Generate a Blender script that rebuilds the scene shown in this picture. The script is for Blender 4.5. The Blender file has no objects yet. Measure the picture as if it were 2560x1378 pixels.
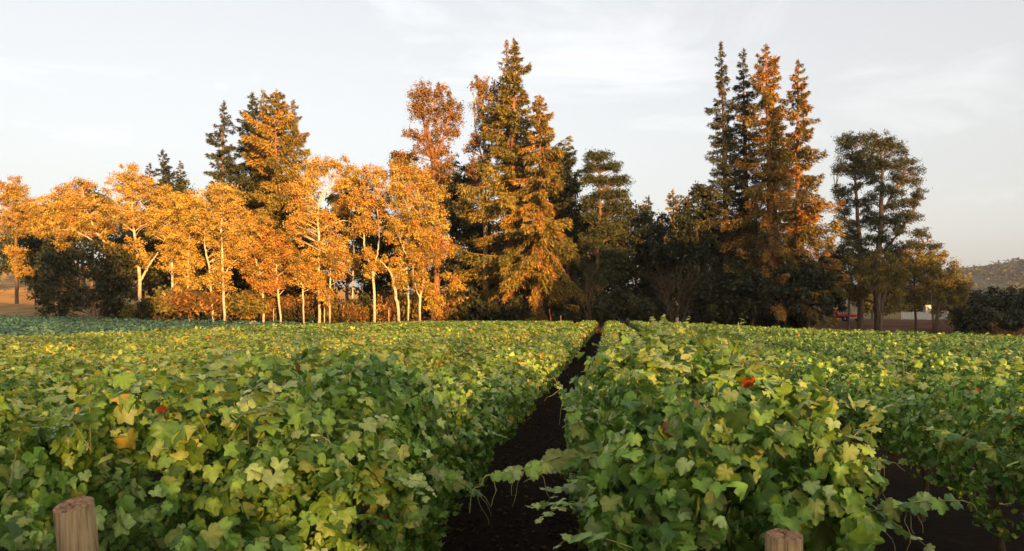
import bpy, math, random
import numpy as np
from mathutils import Vector, Matrix, Euler

# ------------------------------------------------------------------ camera, sky, sun, exposure
F, CX, YH, CAM_H = 2000.0, 1280.0, 790.0, 2.05      # focal length (px of the 2560 px frame), horizon row, eye height
TH = math.radians(6.73)                              # the camera looks a little left of the vine rows (+Y)
AX = np.array([-math.sin(TH), math.cos(TH)])         # view axis on the ground
RX = np.array([math.cos(TH), math.sin(TH)])          # camera right on the ground

scene = bpy.context.scene
COL = scene.collection
cam_d = bpy.data.cameras.new('camera')
cam = bpy.data.objects.new('camera', cam_d)
COL.objects.link(cam)
cam.location = (0, 0, CAM_H)
cam.rotation_euler = (math.radians(90), 0, TH)
cam_d.sensor_width = 36.0
cam_d.lens = 36.0 * F / 2560.0
cam_d.shift_y = (YH - 689.0) / 2560.0
cam_d.clip_start = 0.05
cam_d.clip_end = 6000
scene.camera = cam

SUN_AZ, SUN_EL = math.radians(-30), math.radians(9.0)  # behind the camera, to the right
S_H = np.array([-math.sin(SUN_AZ), -math.cos(SUN_AZ)])
S_P = np.array([math.cos(SUN_AZ), -math.sin(SUN_AZ)])
TAN_E = math.tan(SUN_EL)

world = bpy.data.worlds.new('World')
scene.world = world
world.use_nodes = True
wn, wl = world.node_tree.nodes, world.node_tree.links
wn.clear()
w_out = wn.new('ShaderNodeOutputWorld')
w_bg = wn.new('ShaderNodeBackground')
w_bg.inputs['Strength'].default_value = 0.06
w_sky = wn.new('ShaderNodeTexSky')
w_sky.sky_type = 'NISHITA'
w_sky.sun_disc = False
w_sky.sun_elevation = SUN_EL
w_sky.sun_rotation = math.pi + SUN_AZ
w_sky.air_density = 1.0
w_sky.dust_density = 3.5
w_sky.ozone_density = 1.0
w_hs = wn.new('ShaderNodeHueSaturation')
w_hs.inputs['Saturation'].default_value = 0.42
w_hs.inputs['Value'].default_value = 0.80
w_tc = wn.new('ShaderNodeTexCoord')
w_map = wn.new('ShaderNodeMapping')
w_map.inputs['Scale'].default_value = (1.4, 3.2, 6.5)
w_map.inputs['Rotation'].default_value = (0.25, 0.35, 0.5)
w_noise = wn.new('ShaderNodeTexNoise')
w_noise.inputs['Scale'].default_value = 1.6
w_noise.inputs['Detail'].default_value = 7
w_noise.inputs['Roughness'].default_value = 0.62
w_noise.inputs['Distortion'].default_value = 0.6
w_ramp = wn.new('ShaderNodeMapRange')
w_ramp.inputs['From Min'].default_value = 0.54
w_ramp.inputs['From Max'].default_value = 0.80
w_ramp.inputs['To Min'].default_value = 0.0
w_ramp.inputs['To Max'].default_value = 1.0
w_mix = wn.new('ShaderNodeMix')
w_mix.data_type = 'RGBA'
w_mix.blend_type = 'ADD'
w_mix.clamp_result = False
w_mix.inputs['B'].default_value = (1.05, 1.02, 1.0, 1)   # wisps of high cloud
w_veil = wn.new('ShaderNodeMix')
w_veil.data_type = 'RGBA'
w_veil.blend_type = 'ADD'
w_veil.clamp_result = False
w_veil.inputs['Factor'].default_value = 1.0
w_veil.inputs['B'].default_value = (1.92, 1.82, 1.74, 1)   # even milky haze
wl.new(w_tc.outputs['Generated'], w_map.inputs['Vector'])
wl.new(w_map.outputs['Vector'], w_noise.inputs['Vector'])
wl.new(w_noise.outputs['Fac'], w_ramp.inputs['Value'])
wl.new(w_sky.outputs['Color'], w_hs.inputs['Color'])
wl.new(w_hs.outputs['Color'], w_veil.inputs['A'])
wl.new(w_veil.outputs['Result'], w_mix.inputs['A'])
wl.new(w_ramp.outputs['Result'], w_mix.inputs['Factor'])
wl.new(w_mix.outputs['Result'], w_bg.inputs['Color'])
wl.new(w_bg.outputs['Background'], w_out.inputs['Surface'])

sun_d = bpy.data.lights.new('sun', 'SUN')
sun_d.energy = 5.0
sun_d.angle = math.radians(0.5)
sun_d.color = (1.0, 0.51, 0.145)
sun = bpy.data.objects.new('sun', sun_d)
COL.objects.link(sun)
to_sun = Vector((S_H[0] * math.cos(SUN_EL), S_H[1] * math.cos(SUN_EL), math.sin(SUN_EL)))
sun.rotation_euler = to_sun.to_track_quat('Z', 'Y').to_euler()
sun.location = (-60, -60, 60)

scene.view_settings.view_transform = 'Standard'
scene.view_settings.look = 'None'
scene.view_settings.exposure = 1.9
scene.view_settings.gamma = 1.0
scene.view_settings.use_curve_mapping = False
scene.render.engine = 'CYCLES'
scene.cycles.use_denoising = True
scene.cycles.max_bounces = 7
scene.cycles.diffuse_bounces = 5
scene.cycles.glossy_bounces = 2
scene.cycles.transmission_bounces = 4
scene.cycles.transparent_max_bounces = 4

# ------------------------------------------------------------------ helpers
rng = np.random.default_rng(11)


def ss(x, a, b):
    t = np.clip((np.asarray(x, float) - a) / (b - a), 0, 1)
    return t * t * (3 - 2 * t)


def pw(px, D):
    """pixel column at depth D (along the view axis) -> ground X, Y"""
    lat = (px - CX) / F * D
    return D * AX[0] + lat * RX[0], D * AX[1] + lat * RX[1]


def pz(py, D):
    return CAM_H + (YH - py) / F * D


def pt(px, py, D):
    x, y = pw(px, D)
    return np.array([x, y, pz(py, D)])


def ground(X, Y):
    X = np.asarray(X, float)
    Y = np.asarray(Y, float)
    g = -2.0 * ss(X, 0, 42) * ss(Y, 6, 80)
    g = g + 0.95 * ss(-X, 19, 75) * ss(Y, 25, 105)
    g = g + ss(Y, 97, 128) * (1.5 + 1.9 * ss(X, 3, 46))
    D = X * AX[0] + Y * AX[1]
    L = X * RX[0] + Y * RX[1]
    g = g + 11.0 * ss(D, 112, 215) * ss(-L, 62, 92)
    g = g + 5.0 * ss(D, 150, 300)
    return g


def gz(px, D):
    x, y = pw(px, D)
    return float(ground(x, y))


def tag(o, label=None, cat=None, group=None, kind=None):
    if label: o['label'] = label
    if cat: o['category'] = cat
    if group: o['group'] = group
    if kind: o['kind'] = kind
    return o


def empty(name, loc, label=None, cat=None, group=None):
    o = bpy.data.objects.new(name, None)
    o.empty_display_size = 0.2
    COL.objects.link(o)
    o.location = loc
    return tag(o, label, cat, group)


def mesh(name, V, T, mat, C=None, smooth=False):
    """vertex array, triangle/quad array (or list of arrays) -> mesh data, with a per-vertex 'tint' colour"""
    V = np.asarray(V, np.float32)
    me = bpy.data.meshes.new(name)
    Ts = T if isinstance(T, list) else [T]
    Ts = [np.asarray(t, np.int32) for t in Ts if len(t)]
    loops = np.concatenate([t.ravel() for t in Ts])
    sizes = np.concatenate([np.full(len(t), t.shape[1], np.int32) for t in Ts])
    starts = np.concatenate([[0], np.cumsum(sizes)[:-1]]).astype(np.int32)
    me.vertices.add(len(V))
    me.vertices.foreach_set('co', V.ravel())
    me.loops.add(len(loops))
    me.loops.foreach_set('vertex_index', loops)
    me.polygons.add(len(sizes))
    me.polygons.foreach_set('loop_start', starts)
    me.update(calc_edges=True)
    if C is not None:
        a = me.attributes.new('tint', 'FLOAT_COLOR', 'POINT')
        rgba = np.ones((len(V), 4), np.float32)
        rgba[:, :3] = C
        a.data.foreach_set('color', rgba.ravel())
    if smooth:
        me.polygons.foreach_set('use_smooth', np.ones(len(sizes), bool))
    me.materials.append(mat)
    return me


def obj(name, me, parent=None, loc=(0, 0, 0), kind=None):
    o = bpy.data.objects.new(name, me)
    COL.objects.link(o)
    o.location = loc
    if parent is not None:
        o.parent = parent
    if kind: o['kind'] = kind
    return o


class Acc:
    """collects verts / faces / colours"""
    def __init__(self):
        self.V, self.T, self.C, self.n = [], [], [], 0

    def add(self, V, T, C=None):
        V = np.asarray(V, float)
        self.V.append(V)
        for t in (T if isinstance(T, list) else [T]):
            t = np.asarray(t, int)
            if t.shape[1] == 4:
                t = np.concatenate([t[:, [0, 1, 2]], t[:, [0, 2, 3]]])
            self.T.append(t + self.n)
        if C is None: C = np.ones((len(V), 3))
        C = np.asarray(C, float)
        if C.ndim == 1: C = np.tile(C, (len(V), 1))
        self.C.append(C)
        self.n += len(V)

    def get(self):
        return np.concatenate(self.V), np.concatenate(self.T), np.concatenate(self.C)

    def mesh(self, name, mat, smooth=False, origin=None):
        V, T, C = self.get()
        if origin is not None: V = V - np.asarray(origin)
        return mesh(name, V, T, mat, C, smooth)


def tube(P, R, sides=6, cap=True):
    P = np.asarray(P, float)
    R = np.asarray(R, float)
    n = len(P)
    tan = np.gradient(P, axis=0)
    tan /= np.linalg.norm(tan, axis=1)[:, None] + 1e-9
    ref = np.where(np.abs(tan[:, 2:3]) > 0.9, np.array([[1., 0, 0]]), np.array([[0, 0, 1.]]))
    u = np.cross(tan, ref)
    u /= np.linalg.norm(u, axis=1)[:, None] + 1e-9
    v = np.cross(tan, u)
    # keep the frame from flipping
    for i in range(1, n):
        if np.dot(u[i], u[i - 1]) < 0:
            u[i] *= -1; v[i] *= -1
    a = np.linspace(0, 2 * np.pi, sides, endpoint=False)
    ring = np.cos(a)[None, :, None] * u[:, None, :] + np.sin(a)[None, :, None] * v[:, None, :]
    V = (P[:, None, :] + ring * R[:, None, None]).reshape(-1, 3)
    i, j = np.meshgrid(np.arange(n - 1), np.arange(sides), indexing='ij')
    j2 = (j + 1) % sides
    q = np.stack([i * sides + j, i * sides + j2, (i + 1) * sides + j2, (i + 1) * sides + j], -1).reshape(-1, 4)
    t = np.concatenate([q[:, [0, 1, 2]], q[:, [0, 2, 3]]])
    if cap:
        V = np.vstack([V, P[-1:]])
        e = (n - 1) * sides
        t = np.vstack([t, np.stack([np.full(sides, len(V) - 1), e + np.arange(sides), e + (np.arange(sides) + 1) % sides], 1)])
    return V, t


def smooth_path(pts, n):
    """Catmull-Rom through points (m, k) -> (n, k)"""
    P = np.asarray(pts, float)
    if len(P) == 2:
        return P[0] + (P[1] - P[0]) * np.linspace(0, 1, n)[:, None]
    Q = np.vstack([2 * P[0] - P[1], P, 2 * P[-1] - P[-2]])
    s = np.linspace(0, len(P) - 1 - 1e-6, n)
    i = s.astype(int)
    t = (s - i)[:, None]
    p0, p1, p2, p3 = Q[i], Q[i + 1], Q[i + 2], Q[i + 3]
    return 0.5 * (2 * p1 + (p2 - p0) * t + (2 * p0 - 5 * p1 + 4 * p2 - p3) * t ** 2 + (3 * p1 - p0 - 3 * p2 + p3) * t ** 3)


def unit(v):
    return v / (np.linalg.norm(v, axis=-1, keepdims=True) + 1e-9)


def cards(acc, tpl, pos, d, nrm, size, col, cup=None, wid=None, fold=None, bend=None):
    """place a leaf template (verts in along/side/normal, tris, brightness) at many places"""
    TV, TT, TB = tpl
    N, k = len(pos), len(TV)
    nrm = unit(nrm)
    d = unit(d - nrm * np.sum(d * nrm, -1, keepdims=True))
    s = np.cross(nrm, d)
    size = np.broadcast_to(size, (N,))
    cup = np.ones(N) if cup is None else cup
    wid = np.ones(N) if wid is None else np.broadcast_to(wid, (N,))
    W = TV[None, :, 2] * cup[:, None]
    if fold is not None: W = W + fold[:, None] * np.abs(TV[None, :, 1])
    if bend is not None: W = W - bend[:, None] * TV[None, :, 0] ** 2 * np.sign(TV[None, :, 0])
    V = (pos[:, None, :]
         + d[:, None, :] * (TV[None, :, 0:1] * size[:, None, None])
         + s[:, None, :] * (TV[None, :, 1:2] * (size * wid)[:, None, None])
         + nrm[:, None, :] * (W[:, :, None] * size[:, None, None]))
    T = (TT[None] + (np.arange(N) * k)[:, None, None]).reshape(-1, 3)
    C = col[:, None, :] * TB[None, :, None]
    acc.add(V.reshape(-1, 3), T, C.reshape(-1, 3))


def fan_template(half, droop=0.22, wave=0.07, notch=0.10):
    """half outline [(angle, radius)] mirrored -> fan round the petiole junction, pleated along the veins"""
    a = [h[0] for h in half] + [180] + [360 - h[0] for h in half[::-1] if h[0] > 0]
    r = [h[1] for h in half] + [notch] + [h[1] for h in half[::-1] if h[0] > 0]
    a = np.radians(np.array(a, float)); r = np.array(r, float)
    lob = np.cos(a * 180 / 54.0 * np.pi / 180 * 1.0 * (360 / 360)) if False else np.cos(np.degrees(a) / 55.0 * 2 * np.pi)
    u, v = r * np.cos(a), r * np.sin(a)
    w = -droop * r ** 2 + wave * lob * r + 0.10 * np.abs(v) * 0.6
    V = np.vstack([[0, 0, 0.02], np.stack([u, v, w], 1)])
    n = len(a)
    T = np.array([[0, 1 + i, 1 + (i + 1) % n] for i in range(n)])
    B = np.concatenate([[1.30], 1.0 + 0.18 * lob])
    return V, T, B


GRAPE_HI = fan_template([(0, 1.0), (7, .88), (12, .92), (19, .79), (25, .82), (33, .67), (40, .80), (46, .80), (55, .94), (62, .83), (69, .85),
                         (80, .67), (88, .80), (96, .76), (106, .85), (117, .74), (126, .77), (140, .67), (152, .66), (166, .50)], notch=.16)
GRAPE_MID = fan_template([(0, 1.0), (13, .87), (31, .70), (44, .83), (55, .94), (69, .83), (81, .68), (105, .85), (130, .74), (158, .56)], notch=.16)
GRAPE_LO = fan_template([(0, 1.0), (31, .72), (56, .94), (81, .70), (108, .84), (150, .62)], notch=.18)
QUAD = (np.array([[0, 0, 0], [.5, .5, .10], [1, 0, -.12], [.5, -.5, .10]]), np.array([[0, 1, 2], [0, 2, 3]]), np.ones(4))
SPRAY = (np.array([[0, .32, 0], [.05, -.45, 0], [1, 0, -.25]]), np.array([[0, 1, 2]]), np.ones(3))
TRI = (np.array([[0, .5, 0], [.15, -.5, .05], [1, .05, -.08]]), np.array([[0, 1, 2]]), np.ones(3))
GRAPE_XS = fan_template([(0, 1.0), (31, .78), (56, .95), (84, .74), (130, .78)], notch=.2)


# ------------------------------------------------------------------ materials
def nt(name):
    m = bpy.data.materials.new(name)
    m.use_nodes = True
    m.node_tree.nodes.clear()
    return m, m.node_tree.nodes, m.node_tree.links


def leaf_material(name, transl=0.30, rough=0.5, spec=0.35, nscale=14.0, gain=1.0):
    m, n, l = nt(name)
    out = n.new('ShaderNodeOutputMaterial')
    at = n.new('ShaderNodeAttribute'); at.attribute_name = 'tint'
    tc = n.new('ShaderNodeTexCoord')
    no = n.new('ShaderNodeTexNoise'); no.inputs['Scale'].default_value = nscale; no.inputs['Detail'].default_value = 3
    mr = n.new('ShaderNodeMapRange'); mr.inputs['From Min'].default_value = .3; mr.inputs['From Max'].default_value = .7
    mr.inputs['To Min'].default_value = .78 * gain; mr.inputs['To Max'].default_value = 1.2 * gain
    mul = n.new('ShaderNodeMix'); mul.data_type = 'RGBA'; mul.blend_type = 'MULTIPLY'; mul.inputs['Factor'].default_value = 1
    l.new(tc.outputs['Object'], no.inputs['Vector']); l.new(no.outputs['Fac'], mr.inputs['Value'])
    l.new(at.outputs['Color'], mul.inputs['A']); l.new(mr.outputs['Result'], mul.inputs['B'])
    p = n.new('ShaderNodeBsdfPrincipled')
    p.inputs['Roughness'].default_value = rough
    p.inputs['Specular IOR Level'].default_value = spec
    l.new(mul.outputs['Result'], p.inputs['Base Color'])
    t = n.new('ShaderNodeBsdfTranslucent')
    l.new(mul.outputs['Result'], t.inputs['Color'])
    mx = n.new('ShaderNodeMixShader'); mx.inputs['Fac'].default_value = transl
    l.new(p.outputs['BSDF'], mx.inputs[1]); l.new(t.outputs['BSDF'], mx.inputs[2])
    l.new(mx.outputs['Shader'], out.inputs['Surface'])
    return m


def rough_material(name, c1, c2, scale=(6, 6, 6), rough=0.85, bump=0.4, detail=6, c3=None, bdist=0.02, coord='Object', attr=False, span=(.32, .68)):
    m, n, l = nt(name)
    out = n.new('ShaderNodeOutputMaterial')
    p = n.new('ShaderNodeBsdfPrincipled'); p.inputs['Roughness'].default_value = rough
    p.inputs['Specular IOR Level'].default_value = 0.2
    tc = n.new('ShaderNodeTexCoord'); mp = n.new('ShaderNodeMapping'); mp.inputs['Scale'].default_value = scale
    no = n.new('ShaderNodeTexNoise'); no.inputs['Scale'].default_value = 1; no.inputs['Detail'].default_value = detail
    no.inputs['Roughness'].default_value = .65
    cr = n.new('ShaderNodeValToRGB')
    cr.color_ramp.elements[0].position = span[0]; cr.color_ramp.elements[1].position = span[1]
    cr.color_ramp.elements[0].color = (*c1, 1); cr.color_ramp.elements[1].color = (*c2, 1)
    if c3:
        e = cr.color_ramp.elements.new(.5); e.color = (*c3, 1)
    l.new(tc.outputs[coord], mp.inputs['Vector']); l.new(mp.outputs['Vector'], no.inputs['Vector'])
    l.new(no.outputs['Fac'], cr.inputs['Fac'])
    if attr:
        at = n.new('ShaderNodeAttribute'); at.attribute_name = 'tint'
        mul = n.new('ShaderNodeMix'); mul.data_type = 'RGBA'; mul.blend_type = 'MULTIPLY'; mul.inputs['Factor'].default_value = 1
        l.new(cr.outputs['Color'], mul.inputs['A']); l.new(at.outputs['Color'], mul.inputs['B'])
        l.new(mul.outputs['Result'], p.inputs['Base Color'])
    else:
        l.new(cr.outputs['Color'], p.inputs['Base Color'])
    bp = n.new('ShaderNodeBump'); bp.inputs['Strength'].default_value = bump; bp.inputs['Distance'].default_value = bdist
    l.new(no.outputs['Fac'], bp.inputs['Height']); l.new(bp.outputs['Normal'], p.inputs['Normal'])
    l.new(p.outputs['BSDF'], out.inputs['Surface'])
    return m


M_VINE = leaf_material('vine_leaf', 0.24, 0.42, 0.34, 30)
M_CROP = leaf_material('crop_leaf', 0.2, 0.5, 0.25, 3)
M_LEAF = leaf_material('tree_leaf', 0.35, 0.55, 0.3, 2)
M_NEEDLE = leaf_material('needle_leaf', 0.18, 0.6, 0.25, 1.5)
M_DRY = leaf_material('dry_grass', 0.3, 0.8, 0.1, 3)
M_BARK_PALE = rough_material('pale_bark', (.26, .20, .14), (.52, .43, .32), (3, 3, 5), .8, .3)
M_BARK_BROWN = rough_material('brown_bark', (.07, .045, .03), (.17, .11, .07), (5, 5, 1.2), .9, .6, bdist=.05)
M_BARK_RED = rough_material('red_bark', (.13, .055, .03), (.26, .12, .065), (5, 5, .7), .9, .6, bdist=.05)
M_CANE = rough_material('vine_cane', (.05, .032, .018), (.14, .095, .05), (40, 40, 12), .8, .4, bdist=.004)
M_STEM = rough_material('green_stem', (.20, .22, .06), (.34, .30, .10), (30, 30, 30), .6, .2, bdist=.002)
M_POST = rough_material('weathered_post', (.07, .042, .02), (.60, .48, .29), (60, 60, 2.4), .9, 1.0, 10, (.44, .31, .15), .012, span=(.28, .68))
M_POST_TOP = rough_material('post_end_grain', (.10, .055, .03), (.52, .33, .20), (70, 70, 50), .95, 1.0, 8, (.36, .21, .12), .012, span=(.34, .68))
M_STAKE = rough_material('stake_wood', (.42, .26, .14), (.60, .42, .26), (20, 20, 4), .8, .3)
M_STAKE_RED = rough_material('stake_red', (.38, .05, .03), (.50, .09, .05), (10, 10, 3), .7, .2)
M_GREYWOOD = rough_material('grey_wood', (.14, .13, .11), (.27, .25, .21), (14, 14, 3), .9, .5)
M_ROCK = rough_material('rock', (.22, .18, .14), (.45, .38, .30), (3, 3, 3), .9, .8, bdist=.05)
M_WHITE = rough_material('white_paint', (.36, .34, .30), (.56, .54, .50), (3, 3, 6), .6, .1)
M_SLAT = rough_material('cream_slats', (.45, .38, .26), (.68, .60, .45), (3, 3, 6), .7, .2)
M_RED = rough_material('red_paint', (.60, .010, .010), (.72, .02, .016), (2, 2, 2), .35, .05)
M_DARK = rough_material('dark_rubber', (.012, .012, .012), (.03, .03, .03), (5, 5, 5), .8, .1)
M_GLASS = rough_material('window_glass', (.02, .025, .03), (.03, .035, .04), (1, 1, 1), .08, 0)
M_LAMP = rough_material('lamp_lens', (.6, .6, .55), (.75, .74, .7), (1, 1, 1), .2, 0)
M_ROOF = rough_material('metal_roof', (.30, .29, .27), (.42, .40, .37), (8, 1, 1), .5, .2)
M_HILL = rough_material('hill_ground', (.03, .035, .018), (.07, .065, .03), (.05, .05, .05), .95, .3)


def ground_material():
    m, n, l = nt('field_soil')
    out = n.new('ShaderNodeOutputMaterial')
    p = n.new('ShaderNodeBsdfPrincipled'); p.inputs['Roughness'].default_value = .95
    p.inputs['Specular IOR Level'].default_value = 0.1
    tc = n.new('ShaderNodeTexCoord')
    at = n.new('ShaderNodeAttribute'); at.attribute_name = 'tint'
    a = n.new('ShaderNodeTexNoise'); a.inputs['Scale'].default_value = 9; a.inputs['Detail'].default_value = 9; a.inputs['Roughness'].default_value = .7
    b = n.new('ShaderNodeTexNoise'); b.inputs['Scale'].default_value = .35; b.inputs['Detail'].default_value = 4
    l.new(tc.outputs['Object'], a.inputs['Vector']); l.new(tc.outputs['Object'], b.inputs['Vector'])
    mr = n.new('ShaderNodeMapRange'); mr.inputs['From Min'].default_value = .3; mr.inputs['From Max'].default_value = .7
    mr.inputs['To Min'].default_value = .5; mr.inputs['To Max'].default_value = 1.5
    l.new(a.outputs['Fac'], mr.inputs['Value'])
    mr2 = n.new('ShaderNodeMapRange'); mr2.inputs['From Min'].default_value = .35; mr2.inputs['From Max'].default_value = .65
    mr2.inputs['To Min'].default_value = .75; mr2.inputs['To Max'].default_value = 1.25
    l.new(b.outputs['Fac'], mr2.inputs['Value'])
    mm = n.new('ShaderNodeMath'); mm.operation = 'MULTIPLY'
    l.new(mr.outputs['Result'], mm.inputs[0]); l.new(mr2.outputs['Result'], mm.inputs[1])
    mul = n.new('ShaderNodeMix'); mul.data_type = 'RGBA'; mul.blend_type = 'MULTIPLY'; mul.inputs['Factor'].default_value = 1
    l.new(at.outputs['Color'], mul.inputs['A']); l.new(mm.outputs['Value'], mul.inputs['B'])
    l.new(mul.outputs['Result'], p.inputs['Base Color'])
    bp = n.new('ShaderNodeBump'); bp.inputs['Strength'].default_value = .9; bp.inputs['Distance'].default_value = .05
    l.new(a.outputs['Fac'], bp.inputs['Height']); l.new(bp.outputs['Normal'], p.inputs['Normal'])
    l.new(p.outputs['BSDF'], out.inputs['Surface'])
    return m


M_GROUND = ground_material()

# ------------------------------------------------------------------ ground, hills
xs = np.concatenate([-np.geomspace(1800, 61, 24), np.linspace(-60, 60, 70), np.geomspace(61, 1800, 24)])
ys = np.concatenate([-np.geomspace(1500, 21, 18), np.linspace(-20, 230, 110), np.geomspace(232, 3000, 24)])
GX, GY = np.meshgrid(xs, ys, indexing='ij')
GZ = ground(GX, GY)
GV = np.stack([GX, GY, GZ], -1).reshape(-1, 3)
nx, ny = len(xs), len(ys)
i, j = np.meshgrid(np.arange(nx - 1), np.arange(ny - 1), indexing='ij')
GQ = np.stack([i * ny + j, (i + 1) * ny + j, (i + 1) * ny + j + 1, i * ny + j + 1], -1).reshape(-1, 4)
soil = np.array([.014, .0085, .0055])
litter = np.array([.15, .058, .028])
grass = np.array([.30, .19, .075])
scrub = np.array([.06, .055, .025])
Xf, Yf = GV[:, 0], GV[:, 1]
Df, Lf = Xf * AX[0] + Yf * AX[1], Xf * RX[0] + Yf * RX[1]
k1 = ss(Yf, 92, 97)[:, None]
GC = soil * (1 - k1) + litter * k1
k2 = (ss(Df, 98, 112) * ss(-Lf, 40, 60))[:, None]
GC = GC * (1 - k2) + grass * k2
k3 = (ss(Df, 112, 130) * (1 - ss(-Lf, 40, 60)))[:, None]
GC = GC * (1 - k3) + scrub * k3
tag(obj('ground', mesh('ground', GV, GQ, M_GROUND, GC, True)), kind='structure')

# the wooded ridge behind the camera whose shadow lies over the vineyard
RIDGE_D = 105.0
shade = [(-700, 9), (-100, 9.5), (120, 9.5), (270, 8), (340, 4), (390, .2), (1110, .2), (1180, 2.0), (1330, 2.5), (1400, 7),
         (1480, 11), (1700, 12), (1900, 10.5), (2060, 10.5), (2150, 8), (2420, 7.5), (3400, 9)]
us, hs = [], []
for px, zs in shade:
    X, Y = pw(px, 100.0)
    us.append(X * S_P[0] + Y * S_P[1])
    hs.append(zs + gz(px, 100) + (RIDGE_D - (X * S_H[0] + Y * S_H[1])) * TAN_E)
order = np.argsort(us)
us, hs = np.array(us)[order], np.array(hs)[order]


def crest(u):
    return np.interp(u, us, hs) * ss(u, -420, -330) * (1 - ss(u, 260, 360)) + .5


uu = np.arange(-430, 371, 2.0)
vv = np.array([-120, -80, -40, -15, -5, 0, 5, 15, 35, 60, 85])
UU, VV = np.meshgrid(uu, vv, indexing='ij')
prof = np.interp(vv, [-120, -80, -40, -15, 0, 15, 35, 60, 85], [-.2, .2, .6, .92, 1, .88, .55, .18, -.1])
HH = np.minimum(crest(UU), 12.5) * prof[None, :]
HH += (np.sin(UU * .9) * .25 + np.sin(UU * .37 + 1) * .3) * (prof[None, :] > .3)
RXY = (RIDGE_D - VV)[..., None] * S_H + UU[..., None] * S_P
RVt = np.concatenate([RXY, HH[..., None]], -1).reshape(-1, 3)
n2 = len(vv)
i, j = np.meshgrid(np.arange(len(uu) - 1), np.arange(n2 - 1), indexing='ij')
RQ = np.stack([i * n2 + j, i * n2 + j + 1, (i + 1) * n2 + j + 1, (i + 1) * n2 + j], -1).reshape(-1, 4)
tag(obj('ridge', mesh('ridge', RVt, RQ, M_HILL, None, True)), kind='structure')
# unseen belt of leaf cards, added on the ridge to filter low sun onto the vines
BELT_T = 30.0                                         # depth of the belt
BELT_K = 0.72                                         # how much leaf a sun ray meets
nb = 60000
ub = rng.uniform(-100, 170, nb)
vb = rng.uniform(-BELT_T / 2, BELT_T / 2, nb)
zb_ = rng.random(nb)
cb_ = crest(ub) + vb * TAN_E * -1
hb = 10.0 + (np.maximum(cb_, 12) - 10.0) * zb_
keep = rng.random(nb) < (np.maximum(cb_, 12) - 10.0) / 40.0
ub, vb, hb = ub[keep], vb[keep], hb[keep]
pos_b = np.concatenate([(RIDGE_D - vb)[:, None] * S_H + ub[:, None] * S_P, hb[:, None]], 1)
dens_b = len(ub) / np.sum((np.maximum(crest(np.arange(-100, 170, 1.0)), 12) - 10.0))     # cards per square metre of belt face
size_b = math.sqrt(BELT_K / (dens_b * .5 * .40))
# denser cards added to the belt to darken the trees across the field
bh = []
for px, zs in shade:
    X, Y = pw(px, 100.0)
    bh.append(gz(px, 100) + (RIDGE_D - (X * S_H[0] + Y * S_H[1])) * TAN_E)
bh = np.array(bh)[order]
n3 = 26000
ub = rng.uniform(-100, 170, n3)
lo_, hi_ = np.interp(ub, us, bh) + .6, crest(ub)
keep = rng.random(n3) < np.clip((hi_ - lo_) / 13.0, 0, 1)
ub, lo_, hi_ = ub[keep], lo_[keep], hi_[keep]
vb = rng.uniform(-8, 8, len(ub))
hb = lo_ + (hi_ - lo_) * rng.random(len(ub)) - vb * TAN_E
pos_c = np.concatenate([(RIDGE_D - vb)[:, None] * S_H + ub[:, None] * S_P, hb[:, None]], 1)
BELT = (np.vstack([pos_b, pos_c]), np.concatenate([np.full(len(pos_b), size_b), np.full(len(pos_c), 1.25)]))


# ------------------------------------------------------------------ tree builders
# palettes: list of (colour, weight)
P_YELLOW = [((.50, .30, .045), 5), ((.56, .37, .07), 4), ((.44, .21, .03), 2), ((.34, .25, .05), 2)]
P_ORANGE = [((.50, .27, .045), 4), ((.54, .35, .06), 4), ((.44, .16, .03), 2), ((.34, .24, .05), 2)]
P_OLIVE = [((.16, .14, .03), 4), ((.24, .17, .035), 3), ((.10, .10, .025), 3), ((.30, .18, .03), 1)]
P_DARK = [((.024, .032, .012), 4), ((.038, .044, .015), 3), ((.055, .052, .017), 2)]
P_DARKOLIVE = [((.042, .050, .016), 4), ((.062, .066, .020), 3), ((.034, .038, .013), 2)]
P_REDWOOD_LIT = [((.19, .155, .030), 4), ((.27, .20, .038), 3), ((.10, .105, .025), 4), ((.30, .16, .032), 1)]  # redwood foliage with warm sunlight put into the colour
P_REDWOOD_SHADE = [((.045, .055, .02), 4), ((.065, .07, .022), 3), ((.09, .075, .025), 1)]  # the same foliage darkened: shade put into the colour
P_EUC = [((.24, .13, .035), 4), ((.16, .11, .035), 3), ((.32, .17, .045), 2)]
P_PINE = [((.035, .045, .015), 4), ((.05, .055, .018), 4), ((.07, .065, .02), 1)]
P_BRUSH = [((.24, .10, .03), 4), ((.16, .10, .03), 3), ((.30, .19, .05), 2), ((.10, .075, .025), 3)]


def pick(pal, n, jit=.15):
    c = np.array([p[0] for p in pal]); w = np.array([p[1] for p in pal], float)
    k = rng.choice(len(pal), n, p=w / w.sum())
    return c[k] * (1 + rng.normal(0, jit, (n, 1))) .clip(.5, 1.7)


def local(px, py, D, dD=0.0):
    return pt(px, py, D + dD) if dD == 0 else np.append(pw(px, D)[0:2], pz(py, D)) + np.append(AX * dD, 0)


def in_ellipsoid(n, shell=.45):
    v = unit(rng.normal(size=(n, 3)))
    return v * (rng.random((n, 1)) ** shell)


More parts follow.
